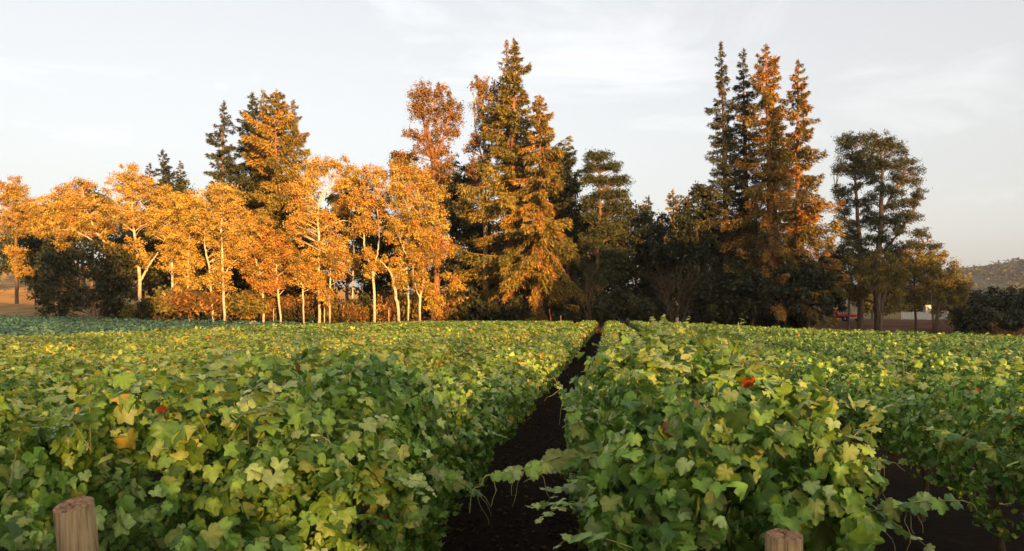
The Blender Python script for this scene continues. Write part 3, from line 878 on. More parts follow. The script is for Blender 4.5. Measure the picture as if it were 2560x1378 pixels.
# --- dark oaks on the left and trees at the right edge
broadleaf('oak_tree', 'dark spreading oak bush hanging low over the far crop', 'oak tree', 100,
          [[(238, 790, 9), (232, 760, 9), (215, 720, 7), (190, 660, 3)], [(236, 765, 5), (270, 720, 4), (300, 680, 2)]],
          [(200, 640, 90, 44), (140, 680, 70, 44), (260, 690, 70, 50), (110, 730, 50, 34), (190, 740, 80, 34), (290, 740, 50, 34), (130, 770, 50, 18), (215, 765, 60, 16), (310, 660, 40, 50)],
          P_DARK + [((.09, .08, .025), 2)], M_BARK_BROWN, None, dens=.75, cr=.75, csize=.42, cpc=50, limb=.4)
broadleaf('dark_hedge', 'dark hedge trees above the dry grass slope', 'hedge', 150, [],
          [(-30, 620, 60, 50), (30, 630, 50, 50), (80, 640, 50, 40), (120, 660, 50, 40), (10, 670, 60, 28), (70, 680, 50, 22)], P_DARK, M_BARK_BROWN, None,
          dens=.8, cr=1.0, csize=.6, cpc=46)
olive = [
    (104, [[(2200, 808, 7), (2206, 760, 6), (2218, 720, 5), (2230, 670, 3)], [(2206, 765, 4), (2194, 720, 3), (2190, 670, 2)]],
     [(2200, 660, 44, 34), (2240, 680, 40, 40), (2180, 700, 40, 34), (2225, 725, 40, 26), (2240, 765, 34, 24)], 'small olive tree with a leaning forked trunk on the dirt lane'),
    (106, [[(2336, 812, 7), (2346, 770, 6), (2362, 720, 4), (2370, 680, 2)], [(2340, 790, 5), (2350, 740, 4), (2345, 690, 2)], [(2334, 800, 4), (2328, 740, 3), (2320, 690, 2)]],
     [(2350, 680, 50, 34), (2390, 710, 42, 36), (2330, 720, 36, 30), (2400, 750, 30, 26), (2370, 730, 44, 30), (2390, 780, 34, 24), (2350, 770, 22, 18)], 'yellowish small tree with several bare slanting stems'),
    (110, [[(2290, 806, 5), (2286, 720, 4), (2290, 660, 2)]], [(2290, 650, 50, 30), (2320, 670, 40, 30), (2270, 690, 40, 36), (2340, 640, 34, 22), (2286, 745, 30, 30)],
     'olive tree crown filling the space before the white fence'),
    (108, [[(2120, 806, 5), (2124, 740, 4), (2128, 690, 2)]], [(2130, 670, 36, 40), (2110, 720, 36, 30), (2150, 720, 34, 34)], 'olive tree half shading the red truck'),
]
for D, stems, lobes, lab in olive:
    broadleaf('olive_tree', lab, 'tree', D, stems, lobes, P_OLIVE, M_BARK_BROWN, 'small olive trees by the dirt lane', dens=1.0, cr=.5, csize=.28, cpc=38, limb=.8)
for px, py, rx, ry, D, lab in ((2470, 764, 72, 46, 108, 'dark rounded oak beside the yellowish small tree'),
                               (2545, 762, 56, 46, 112, 'dark oak against the pale hill, next to the rounded one'),
                               (2630, 752, 70, 54, 110, 'dark oak at the end of the row along the lane')):
    broadleaf('oak_tree', lab, 'oak tree', D, [[(px, 815, 7), (px + 4, 770, 6), (px + 10, py - 20, 3)]],
              [(px, py, rx, ry), (px - rx * .4, py + ry * .3, rx * .7, ry * .5), (px + rx * .3, py - ry * .4, rx * .6, ry * .5)], P_DARK, M_BARK_BROWN,
              'dark oaks by the lane', dens=.9, cr=.65, csize=.4, cpc=50, limb=.4)


# --- bare bushes
def bare_bush(label, D, px, top, halfw, n):
    bx, by = pw(px, D); bz = float(ground(bx, by)); base = np.array([bx, by, bz])
    s = D / F
    Hb = pz(top, D) - bz
    A = Acc()

    def grow(p, d, L, r, lvl):
        P = [p]
        dd = d.copy()
        for k in range(5):
            dd = unit(dd + rng.normal(0, .10, 3) + np.array([0, 0, .05]))
            P.append(P[-1] + dd * L / 5)
        P = np.array(P)
        V, T = tube(P, np.linspace(r, r * .5, 6), 4 if lvl else 5, False)
        A.add(V, T)
        if lvl < 3:
            for q in range(3 if lvl else 4):
                k = rng.integers(2, 6)
                grow(P[k], unit(dd + rng.normal(0, .38, 3)), L * rng.uniform(.5, .75), r * .55, lvl + 1)
    for k in range(n):
        d = unit(np.append(RX * rng.normal(0, halfw * s / Hb * .8) + AX * rng.normal(0, halfw * s / Hb * .6), 1.0))
        grow(base + np.array([rng.normal(0, .15), rng.normal(0, .15), -.1]), d, Hb * rng.uniform(.4, .6), .035, 0)
    r = empty('bare_bush', base, label, 'bush', 'bare twiggy bushes before the thicket')
    obj('branch', A.mesh('bare_bush', M_CANE, False, base), r)


bare_bush('bare twiggy bush in front of the layered pine', 99, 1476, 650, 34, 8)
bare_bush('bare spreading bush before the olive thicket, wider than the other', 98, 1690, 640, 46, 9)

# --- brush along the foot of the yellow trees
proto = {}
for k, (pal, lab) in enumerate(((P_BRUSH, 'low russet brush at the foot of the yellow trees'), (P_OLIVE, 'low olive brush at the foot of the yellow trees'),
                                (P_DARK, 'low dark shrub at the foot of the dark trees'))):
    spots = {0: [(395, 768), (455, 766), (505, 772), (590, 768), (640, 764), (690, 762), (715, 768), (745, 770), (790, 770), (860, 772), (900, 770), (960, 770), (1010, 772), (1070, 778), (1100, 775)],
             1: [(340, 776), (420, 778), (480, 778), (560, 776), (620, 778), (840, 778), (915, 780), (1040, 784)],
             2: [(300, 778), (365, 770), (760, 750), (880, 745), (950, 776), (1120, 770), (1160, 765), (1230, 775), (1300, 778), (1380, 780), (1430, 780), (1500, 778), (1550, 782),
                 (1610, 780), (1660, 782), (1740, 782), (1800, 782), (1860, 784), (1930, 786), (1990, 790), (2440, 806), (2530, 808), (2170, 799), (2210, 799), (2300, 799), (2350, 799), (2390, 799)]}[k]
    for q, (px, py) in enumerate(spots):
        D = 100 + (k == 2) * 2 + rng.uniform(-2, 3)
        if py == 799: D = 134 + rng.uniform(-2, 4)
        x, y = pw(px, D)
        if q == 0:
            proto[k] = broadleaf('brush', lab, 'bush', D, [], [(px, 785, 34, 14), (px - 18, 780, 22, 16), (px + 16, 776, 22, 18)], pal, M_BARK_BROWN,
                                 ('russet brush', 'olive brush', 'dark low shrubs')[k], dens=1.3, cr=.4, csize=.26, cpc=44)
            proto[k].scale = (1, 1, 1)
        else:
            c = copy_tree(proto[k], (x, y, float(ground(x, y))), rng.uniform(0, 6.28), rng.uniform(.9, 1.6) * (1.35 if k == 2 else 1.15))
            where = next(w_ for lim, w_ in ((390, 'beside the dark spreading oak'), (600, 'below the bright yellow trees by the straight pale trunk'), (735, 'below the dark pointed redwood'),
                                            (870, 'under the white limbed orange tree'), (1000, 'near the trunk that forks into a Y'), (1110, 'by the elbow shaped trunk'),
                                            (1330, 'under the tallest redwood'), (1460, 'under the drooping redwood'), (1580, 'under the layered pine'), (1760, 'around the wider bare bush'),
                                            (1900, 'under the dark redwood spires'), (2090, 'under the orange lit redwoods'), (9999, 'along the dirt lane')) if px < lim)
            c['label'] = ('low russet brush ', 'low olive brush ', 'low dark shrub ')[k] + where

# dry grass along the field edge (one mass)
n = 26000
px = rng.uniform(-60, 2620, n)
D = 97 + rng.random(n) ** 1.5 * 12
lat = (px - CX) / F * D
pos = np.stack([D * AX[0] + lat * RX[0], D * AX[1] + lat * RX[1], np.zeros(n)], 1)
pos[:, 2] = ground(pos[:, 0], pos[:, 1]) - .02
d = rng.normal(0, .25, (n, 3)) + np.array([0, 0, 1.0])
A = Acc()
cards(A, (np.array([[0, -.5, 0], [0, .5, 0], [1, 0, .15]]), np.array([[0, 1, 2]]), np.ones(3)), pos, d, rng.normal(size=(n, 3)) * np.array([1, 1, .1]),
      rng.uniform(.2, .8, n), pick(P_BRUSH + [((.34, .24, .09), 4)], n), wid=.12)
tag(obj('dry_grass', A.mesh('dry_grass', M_DRY)), 'dry russet grass along the foot of the trees', 'grass', kind='stuff')

nbl = len(BELT[0])  # leaf cards of the added sun screen on the ridge
A = Acc()
cards(A, (np.array([[0, -.5, 0], [0, .5, 0], [1, 0, 0.]]), np.array([[0, 1, 2]]), np.ones(3)), BELT[0], rng.normal(size=(nbl, 3)), rng.normal(size=(nbl, 3)), BELT[1] * rng.uniform(.8, 1.2, nbl), pick(P_DARKOLIVE, nbl), wid=1.0)
tag(obj('ridge_sun_screen', A.mesh('ridge_sun_screen', M_LEAF)), 'unseen leaf belt added on the ridge to filter and block the low sun', 'woodland', kind='stuff')

# --- unseen conifers added on the ridge so that their shadows darken single trees
ridge_src = [o for o in scene.objects if o.name.startswith('redwood')]
for k, (px, zt, wdt) in enumerate(((1802, 27, 1.0), (1862, 27, 1.0), (2120, 25, 1.2), (2190, 27, 1.25), (2255, 24, 1.2))):
    X, Y = pw(px, 106.0)
    u = X * S_P[0] + Y * S_P[1]
    dist = RIDGE_D - (X * S_H[0] + Y * S_H[1])
    hc = float(crest(u))
    need = zt + dist * TAN_E - hc
    src = ridge_src[1]
    p = S_H * RIDGE_D + S_P * u
    hc = min(hc, 12.5)
    need = zt + dist * TAN_E - hc
    c = copy_tree(src, (p[0], p[1], hc - 1.0), k * 1.1, 1.0, 'unseen redwood added on the ridge to shade a tree across the vineyard', 'redwoods on the ridge')
    sc = (need + 1) / 33.0
    c.scale = (sc * wdt * .8, sc * wdt * .8, sc)

# --- the dark wood behind the yellow trees and beyond the lane
dark_src = [o for o in scene.objects if o.name.startswith('thicket_tree')]
k = 0
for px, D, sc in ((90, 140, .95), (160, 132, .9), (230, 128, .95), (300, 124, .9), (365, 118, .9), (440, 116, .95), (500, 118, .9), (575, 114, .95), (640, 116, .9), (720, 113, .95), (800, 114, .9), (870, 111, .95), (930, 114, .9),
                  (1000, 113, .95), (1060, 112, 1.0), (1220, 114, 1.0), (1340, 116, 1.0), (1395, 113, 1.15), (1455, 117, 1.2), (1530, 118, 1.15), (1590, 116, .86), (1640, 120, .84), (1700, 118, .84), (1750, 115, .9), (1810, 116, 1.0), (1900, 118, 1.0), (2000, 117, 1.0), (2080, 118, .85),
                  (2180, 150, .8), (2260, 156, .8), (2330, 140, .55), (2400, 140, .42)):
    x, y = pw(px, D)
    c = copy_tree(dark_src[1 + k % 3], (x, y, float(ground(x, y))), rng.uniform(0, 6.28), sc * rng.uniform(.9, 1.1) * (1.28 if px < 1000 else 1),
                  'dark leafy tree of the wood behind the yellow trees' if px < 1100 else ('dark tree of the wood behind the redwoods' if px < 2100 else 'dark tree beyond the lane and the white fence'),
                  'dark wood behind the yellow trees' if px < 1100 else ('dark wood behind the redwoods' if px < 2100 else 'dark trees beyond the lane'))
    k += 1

# --- pale wooded hill far off on the right
hx = np.linspace(2230, 3300, 70)
HDIST = 1400.0
hd = np.linspace(900, 1900, 18)
HX, HD = np.meshgrid(hx, hd, indexing='ij')
topy = np.interp(HX, [2230, 2330, 2400, 2470, 2540, 2620, 2800, 3300], [760, 712, 690, 684, 672, 655, 640, 640])
hz_ = (CAM_H + (YH - topy) / F * HDIST) * ss(HD, 900, 1400) + 9 * np.sin(HX * .03) * ss(HD, 950, 1400)
lat = (HX - CX) / F * HDIST
Vh = np.stack([HD * AX[0] + lat * RX[0], HD * AX[1] + lat * RX[1], hz_ - 1], -1).reshape(-1, 3)
n2 = len(hd)
i, j = np.meshgrid(np.arange(len(hx) - 1), np.arange(n2 - 1), indexing='ij')
Qh = np.stack([i * n2 + j, (i + 1) * n2 + j, (i + 1) * n2 + j + 1, i * n2 + j + 1], -1).reshape(-1, 4)
tag(obj('hill', mesh('hill', Vh, Qh, M_HILL, None, True)), kind='structure')
A = Acc()
for q in range(1100):
    a, bb = rng.uniform(2240, 2900), rng.uniform(1020, 1500)
    zt = (CAM_H + (YH - np.interp(a, [2230, 2330, 2400, 2470, 2540, 2620, 2800, 3300], [760, 712, 690, 684, 672, 655, 640, 640])) / F * HDIST) * float(ss(bb, 900, 1400))
    la = (a - CX) / F * HDIST
    p0 = np.array([bb * AX[0] + la * RX[0], bb * AX[1] + la * RX[1], zt - 4])
    hh = rng.uniform(9, 22); rr = hh * rng.uniform(.18, .38)
    m = 26
    t = rng.random(m)
    an = rng.uniform(0, 6.28, m)
    pos = p0 + np.stack([np.cos(an) * rr * (1 - t) * .6, np.sin(an) * rr * (1 - t) * .6, t * hh], 1)
    d = np.stack([np.cos(an), np.sin(an), np.full(m, -.3)], 1)
    cards(A, QUAD, pos, d, rng.normal(0, .5, (m, 3)) + np.array([0, 0, 1]), rng.uniform(3, 6, m), pick(P_DARKOLIVE + [((.10, .07, .03), 2)], m), wid=.8)
tag(obj('far_wood', A.mesh('far_wood', M_NEEDLE)), 'distant woodland covering the pale hill', 'woodland', kind='stuff')

# ------------------------------------------------------------------ the vineyard
ROW_S, R1X = 2.55, 0.60
ROW_END = 93.0
V_COL = np.array([(.168, .295, .042), (.220, .350, .056), (.092, .188, .034), (.330, .430, .135), (.320, .365, .075), (.50, .38, .055), (.52, .21, .035), (.42, .07, .02)])


def vine_colors(n, Xw, Yw, yellow):
    """yellow: 0..1 chance field of turned leaves, clumped"""
    f = (np.sin(Xw * 1.7 + Yw * .35) + np.sin(Yw * .9 - Xw * .6 + 1.3) + np.sin(Yw * .23 + Xw * .4 + .5)) / 3
    g = (np.sin(Xw * 3.1 + Yw * 2.3) + np.sin(Yw * 3.7 - Xw * 2.9 + 2)) / 2
    py_ = np.clip(yellow * (.35 + 1.6 * np.clip(f * .6 + g * .5, -.2, 1)), 0, .9)
    r = rng.random(n)
    base = np.array([.33, .24, .24, .13, .05])
    k = rng.choice(5, n, p=base / base.sum())
    k = np.where(r < py_, 4, k)
    k = np.where(r < py_ * .45, 5, k)
    k = np.where(r < py_ * .13, 6, k)
    k = np.where(r < .0012, 7, k)
    c = V_COL[k]
    warm = (yellow * .35 * rng.random(n))[:, None]
    c = c * (1 - warm) + np.array([.36, .32, .06]) * warm
    return c * rng.normal(1, .17, (n, 1)).clip(.55, 1.5)


def hedge(n, y0, y1, w=.78, zc=.96, hz=.40, inward=.12, seed=0, cap0=False, bumps=.19, low=-45, under=.38):
    """positions, outward normals, hanging directions over the shell of an overgrown vine hedge along Y"""
    r2 = np.random.default_rng(seed)
    ph = r2.uniform(0, 6.28, 12)
    y = rng.uniform(y0, y1, n)
    phi = np.radians(rng.uniform(low, 180 - low, n))
    c, s_ = np.cos(phi), np.sin(phi)
    b = (np.sin(y * 2.1 + ph[0]) * .35 + np.sin(y * 4.7 + ph[1] + 1.5 * c) * .28 + np.sin(y * 1.05 + ph[2] - c) * .4
         + np.sin(phi * 5 + y * 3.1 + ph[3]) * .28 + np.sin(phi * 9 - y * 6.3 + ph[4]) * .3
         + np.sin(y * 17 + ph[5] + 3 * np.sin(phi * 3)) * np.sin(phi * 8 + ph[6] + y) * .55 + np.sin(y * 29 + phi * 7 + ph[7]) * .22)
    rad = 1 + bumps * b
    radx = 1 + bumps * .55 * b
    hole = np.sin(y * 9.1 + 2.2 * np.sin(phi * 2.3 + ph[8]) + ph[9]) * np.sin(phi * 4.6 + 1.7 * np.sin(y * 3.7 + ph[10]) + ph[11])
    ind = np.minimum(rng.exponential(inward, n), .40) + .20 * ss(hole, .25, .7)      # dark pockets between the clumps
    xx = np.sign(c) * np.abs(c) ** .66 * w * radx
    zz_ = np.where(s_ >= 0, np.sign(s_) * np.abs(s_) ** .76 * hz, s_ * hz * 1.12) * rad
    nr = np.stack([c / w, np.zeros(n), s_ / hz], 1)
    nr = unit(nr)
    taper = 1.0
    cut = np.clip((hz * .55 - zz_) / (hz * 1.1), 0, 1)     # canopy wider at the top than below
    xx = xx * (1 - under * cut)
    nr[:, 2] -= under * 1.3 * cut
    nr = unit(nr)
    pos = np.stack([xx, y, zc + zz_], 1)
    if cap0:                                             # rounded near end of the row
        far_ = ss(y, 5.0, 8.8)                          # the near stretch stands taller than the rest
        pos[:, 2] = zc + (pos[:, 2] - zc) * (1 - far_ * (1 - .42 / hz)) - far_ * (zc - .96)
        pos[:, 0] *= 1 + (.82 / w - 1) * ss(y, 3.6, 7.5)
        t = np.clip((y0 + .55 - y) / .55, 0, 1)
        k = np.sqrt(np.clip(1 - t ** 2, .02, 1))
        pos[:, 0] *= .25 + .75 * k
        pos[:, 2] = zc + (pos[:, 2] - zc) * (.35 + .65 * k)
        nr = unit(nr * (1 - .75 * t[:, None]) + np.array([0, -1.0, 0]) * t[:, None])
    pos = pos - nr * ind[:, None]
    pos[:, 2] = np.maximum(pos[:, 2], .12)
    facing = nr * .9 + np.array([0, 0, .22]) + rng.normal(0, .66, (n, 3))
    hang = np.array([0, 0, -1.0]) + nr * .35 + rng.normal(0, .45, (n, 3))
    return pos, facing, hang, b


def add_sprigs(A, tpl, count, y0, y1, seed, size, w=.72, zc=.96, hz=.40, yellow=0.0, X0=0.0, length=(.18, .5), stems=None, upness=.9):
    """young shoots standing out of the hedge: leaves shrinking towards the tip"""
    for q in range(count):
        y = rng.uniform(y0, y1)
        ph = math.radians(rng.uniform(10, 170))
        p0 = np.array([math.cos(ph) * w, y, zc + math.sin(ph) * hz])
        d = unit(np.array([math.cos(ph) * .9, rng.normal(0, .45), upness * (.3 + math.sin(ph))]) + rng.normal(0, .25, 3))
        L = rng.uniform(*length)
        m = max(4, int(L / .034))
        t = np.linspace(0, 1, m)
        P = p0 + d * (t * L)[:, None] + np.array([0, 0, -1]) * ((t ** 2) * L * rng.uniform(.1, .6))[:, None]
        sz = size * (1.08 - .70 * t) * rng.uniform(.8, 1.15, m)
        nr = rng.normal(0, .5, (m, 3)) + np.array([0, 0, .9]) + d * .3
        dd = rng.normal(0, .8, (m, 3)) + d * .3 + np.array([0, 0, -.35])
        col = vine_colors(m, np.full(m, X0), P[:, 1], yellow * .5)
        young = (t ** 1.3)[:, None] * .55
        col = col * (1 - young) + np.array([.42, .45, .16]) * young
        cards(A, tpl, P, dd, nr, sz, col, cup=rng.uniform(.3, 1.8, m))
        if stems is not None:
            V, T = tube(np.vstack([p0 - d * .15, P]), np.linspace(.003, .001, m + 1), 4, False)
            stems.add(V, T)


def yellow_at(X, Y):
    X, Y = np.asarray(X, float), np.asarray(Y, float)
    return np.clip(.04 + .50 * ss(-X, -1, 4) * ss(Y, 8, 20) * (1 - .3 * ss(Y, 60, 95)) + .12 * ss(X, 2, 10) * ss(Y, 14, 40), 0, 1)


# shared section meshes (rows further off use copies of these)
MIDL, FARL = 12.0, 20.0
mid_src, far_src = {}, {}
for side in ('l', 'r'):
    for v in range(2):
        A = Acc()
        n = 14000 if side == "l" else 12500
        pos, fc, hg, b = hedge(n, 0, MIDL, inward=.12, seed=30 + v, under=.08 if side == 'l' else .38, low=-62 if side == 'l' else -45)
        Xr = -6.0 if side == 'l' else 8.0
        yl = yellow_at(np.full(n, Xr), np.full(n, 22.0))
        cards(A, GRAPE_XS, pos, hg, fc, rng.uniform(.032, .068, n), vine_colors(n, pos[:, 0] + v * 7 + Xr, pos[:, 1], yl), cup=rng.uniform(.3, 1.8, n),
              fold=rng.normal(0, .35, n), bend=rng.uniform(-.2, .5, n))
        add_sprigs(A, GRAPE_XS, 150, 0, MIDL, 40 + v, .085, yellow=.2, X0=Xr, length=(.10, .26))
        mid_src[side, v] = A.mesh('vine_section', M_VINE)
        A = Acc()
        n = 10500
        pos, fc, hg, b = hedge(n, 0, FARL, inward=.10, seed=60 + v, low=-60 if side == 'l' else -45, bumps=.24, under=.08 if side == 'l' else .38)
        yl = yellow_at(np.full(n, Xr), np.full(n, 50.0))
        cards(A, QUAD, pos - unit(hg) * .08, hg, fc, rng.uniform(.15, .26, n), vine_colors(n, pos[:, 0] + v * 9 + Xr, pos[:, 1], yl), wid=.95, cup=rng.uniform(.5, 2, n))
        m = 700
        pp, f2, h2, b2 = hedge(m, 0, FARL, w=.78, hz=.44, inward=.02, seed=80 + v, low=20)
        cards(A, QUAD, pp, -h2, f2, rng.uniform(.14, .26, m), vine_colors(m, pp[:, 0] + Xr, pp[:, 1], np.full(m, .1)) * 1.2, wid=.6)
        far_src[side, v] = A.mesh('vine_section', M_VINE)


def place_section(me, root, X, ya, L, flip, nar=None):
    za, zb = float(ground(X, ya)), float(ground(X, ya + L))
    o = obj('foliage', me, root, kind='stuff')
    rz = math.pi if flip else 0.0
    tilt = math.atan2(zb - za, L)
    loc = np.array([X, ya + (L if flip else 0), zb if flip else za]) - np.array(root.location)
    o.location = loc
    o.rotation_euler = Euler((-tilt if flip else tilt, 0, rz), 'XYZ')
    if nar: o.scale = (nar, 1, 1)
    return o


# leaf objects for the near rows share these meshes
leaf_var = []
for k in range(14):
    A = Acc()
    c = vine_colors(1, np.zeros(1), np.zeros(1), np.zeros(1))[0]
    if k == 12: c = V_COL[5]
    if k == 13: c = V_COL[5] * np.array([.95, .7, .7])
    cards(A, GRAPE_HI, np.zeros((1, 3)), np.array([[1., 0, 0]]), np.array([[0, 0, 1.]]), np.ones(1), c[None], cup=np.array([rng.uniform(.5, 1.6)]))
    V, T, C = A.get()
    V[:, 2] += .06 * np.sin(V[:, 0] * 5 + k) * np.abs(V[:, 1])
    V[:, 2] -= rng.uniform(-.1, .6) * np.abs(V[:, 1]) * rng.choice([-.6, 1])
    V[:, 2] -= rng.uniform(-.15, .5) * V[:, 0] * np.abs(V[:, 0])
    V[:, 2] += .05 * np.sin(V[:, 0] * 9 + V[:, 1] * 7 + k)
    leaf_var.append(mesh('vine_leaf', V, T, M_VINE, C, True))


def leaf_object(parent, pos, d, nr, size, k):
    nr = unit(nr); d = unit(d - nr * np.dot(d, nr)); s = np.cross(nr, d)
    o = bpy.data.objects.new('leaf', leaf_var[k])
    COL.objects.link(o)
    o.parent = parent
    M = Matrix(((d[0], s[0], nr[0], 0), (d[1], s[1], nr[1], 0), (d[2], s[2], nr[2], 0), (0, 0, 0, 1)))
    o.matrix_local = Matrix.Translation(pos) @ M @ Matrix.Scale(float(size), 4)
    return o


def tendril(A, p, d, L):
    t = np.linspace(0, 1, 12)
    cu = rng.uniform(1.5, 3.5) * np.pi
    u = unit(np.cross(d, rng.normal(size=3)))
    P = p + d * (t * L * .8)[:, None] + np.array([0, 0, -1]) * (t * t * L * .6)[:, None] + u * (np.sin(t * cu) * L * .13 * t)[:, None] + np.array([0, 0, 1]) * (np.cos(t * cu) * L * .10 * t)[:, None]
    V, T = tube(P, np.linspace(.0022, .0010, 12), 4, False)
    A.add(V, T)


rows = []
names = {}
ordn = ['', 'second', 'third', 'fourth', 'fifth', 'sixth', 'seventh', 'eighth', 'ninth', 'tenth', 'eleventh', 'twelfth', 'thirteenth', 'fourteenth', 'fifteenth',
        'sixteenth', 'seventeenth', 'eighteenth', 'nineteenth', 'twentieth', 'twenty-first', 'twenty-second']
for side, cnt in (('l', 8), ('r', 21)):
    for k in range(cnt):
        X = (R1X - ROW_S - ROW_S * k) if side == 'l' else (R1X + ROW_S * k)
        ys = 2.75 if (side == 'l' and k == 0) else (2.70 if (side == 'r' and k == 0) else (3.0 if k == 1 else 9.0))
        # first visible Y of the row
        if k > 1:
            ys = max(9.0, abs(X) / (.80 if side == 'l' else .60) - 14)
            ys = 9.0 + MIDL * max(0, math.floor((ys - 9) / MIDL)) if ys < 33 else 33 + FARL * math.floor((ys - 33) / FARL)
        if side == 'l':
            lab = ('vine row with the leaning end post, bordering the dark open path' if k == 0 else
                   '%s vine row out from the open path on the yellowing side%s' % (ordn[k], ', by the crop' if k == cnt - 1 else ''))
        else:
            lab = ('vine row with long shoots over the path, behind the upright end post' if k == 0 else
                   '%s vine row out from the open path on the green side facing the redwoods' % ordn[k])
        root = empty('vine_row', (X, ys, float(ground(X, ys))), lab, 'vine row', 'vine rows of the vineyard')
        rows.append((side, k, X, ys, root))
        y = ys
        if k <= 1:
            hi = GRAPE_MID if k == 0 else GRAPE_XS
            n = 18500 if k == 0 else 9500
            rl = np.array(root.location)
            A, ST = Acc(), Acc()
            w, zc, hz = ((.54, 1.05, .72) if side == 'r' else (.80, 1.03, .66)) if k == 0 else (.56, 1.0, .58)
            dx = {('r', 0): -.12, ('l', 0): .13}.get((side, k), 0.0)
            seed = 5 + k * 3 + (side == 'r') * 17
            pos, fc, hg, b = hedge(n, ys, 9.0, w=w, zc=zc, hz=hz, inward=.10, seed=seed, cap0=True, bumps=.20, under=.06 if k == 0 else .38, low=-62 if k == 0 else -45)
            col = vine_colors(n, pos[:, 0] + X, pos[:, 1], yellow_at(np.full(n, X), pos[:, 1]) * .7)
            sz = .021 + .044 * rng.beta(1.4, 2.4, n)
            cu = rng.uniform(.2, 2.4, n) * rng.choice([1, 1, 1, -.5], n)
            fo, be = rng.normal(-.12, .60, n), rng.uniform(-.4, .9, n)
            close = (pos[:, 1] < 4.6) & (k == 0)
            for tp, sl in ((GRAPE_MID, close), (GRAPE_LO, ~close)):
                if sl.any():
                    cards(A, tp, pos[sl], hg[sl], fc[sl], sz[sl], col[sl], cup=cu[sl], fold=fo[sl], bend=be[sl])
            add_sprigs(A, hi, 135 if k == 0 else 90, ys + .1, 9.0, seed, .066, w=w, zc=zc, hz=hz, X0=X, length=(.15, .42), stems=ST)
            sh = np.array([dx, -ys, 0])
            V, T, C = A.get()
            obj('foliage', mesh('near_foliage', V + sh, T, M_VINE, C), root, kind='stuff')
            # the outermost leaves one by one
            m = 300 if k == 0 else 150
            pos, fc, hg, b = hedge(m * 3, ys, 6.6 if k == 0 else 9.0, w=w + .03, zc=zc, hz=hz + .03, inward=.02, seed=seed, cap0=True, bumps=.20, under=.06 if k == 0 else .38, low=-62 if k == 0 else -45)
            keep = np.argsort(-(pos[:, 2] * .5 + rng.random(m * 3)))[:m]
            for i_ in keep:
                v = int(rng.integers(0, 12)) if rng.random() > .007 else int(rng.integers(12, 14))
                leaf_object(root, Vector(pos[i_] + sh), hg[i_], fc[i_], rng.uniform(.030, .062), v)
            # canes and trunks
            for q in range(9):
                yy = rng.uniform(ys + .4, 8.5)
                a = np.array([rng.normal(0, .08), yy, .85])
                bb = a + np.array([rng.normal(0, .22), rng.normal(0, .25), rng.uniform(.22, .40)])
                c_ = bb + np.array([(bb - a)[0] * .5, rng.normal(0, .12), -rng.uniform(.02, .2)])
                V, T = tube(smooth_path([a, bb, c_], 9) + sh, np.linspace(.006, .003, 9), 5, False)
                obj('cane', mesh('cane', V, T, M_CANE, None, True), root)
            V, T, C = ST.get()
            obj('young_stem', mesh('young_stem', V + sh, T, M_STEM, C, True), root, kind='stuff')
            yy = ys + .9
            while yy < 9:
                P = smooth_path([(rng.normal(0, .04), yy, -.05), (rng.normal(0, .06), yy + rng.normal(0, .06), .4), (rng.normal(0, .05), yy + rng.normal(0, .08), .85)], 8)
                V, T = tube(P + sh, np.linspace(.035, .024, 8) * rng.uniform(.85, 1.2), 7)
                obj('trunk', mesh('vine_trunk', V, T, M_CANE, None, True), root)
                yy += 1.5
            y = 9.0
        v = int(rng.integers(0, 2))
        while y < ROW_END:
            if y < 33 - .1:
                place_section(mid_src['l' if k == 0 else side, v % 2], root, X + (.18 if (side, k) == ('l', 0) else (-.10 if k == 0 else (.12 if (side, k) == ('r', 1) else 0))), y, MIDL, rng.random() < .5, .86 if side == 'r' and k < 3 else None)
                y += MIDL
            else:
                place_section(far_src['l' if (k == 0) else side, v % 2], root, X + (.12 if (side, k) == ('l', 0) else (.12 if (side, k) == ('r', 1) else 0)), y, FARL, rng.random() < .5, .86 if side == 'r' and k < 4 else None)
                y += FARL
            v += int(rng.integers(1, 3))

root_of = {(r[0], r[1]): r[4] for r in rows}


# long shoots hanging out of the near rows
def shoot(root, pts, n, s0, s1, nt=5):
    rl = np.array(root.location)
    P = smooth_path([pt(*p) for p in pts], 24) - rl
    V, T = tube(P, np.linspace(.0055, .0018, 24), 5, False)
    A = Acc(); A.add(V, T)
    ax = unit(P[-1] - P[0])
    L = np.linalg.norm(np.diff(P, axis=0), axis=1).sum()
    for q in range(nt):
        i_ = int(rng.integers(6, 24))
        tendril(A, P[i_], unit(rng.normal(0, .4, 3) + np.array([0, 0, -.7]) + ax * .4), rng.uniform(.08, .17))
    tendril(A, P[-1], ax, .07)
    st = obj('shoot', A.mesh('shoot', M_STEM, True), root)
    for q in range(n):
        t = (q + .5) / n
        i_ = t * 22.9
        p = P[int(i_)]
        sd = np.cross(ax, np.array([0, 0, 1.0])) * (1 if q % 2 else -1)
        size = (s0 + (s1 - s0) * t) * rng.uniform(.85, 1.15)
        d = sd * .7 + ax * .35 + np.array([0, 0, -.55]) + rng.normal(0, .25, 3)
        nr = np.array([0, 0, .9]) - np.append(AX, 0) * .55 + rng.normal(0, .3, 3)
        leaf_object(st, Vector(p + unit(d) * size * .15), d, nr, size, int(rng.choice([3, 1, 0, 4, 5, 6, 7])))


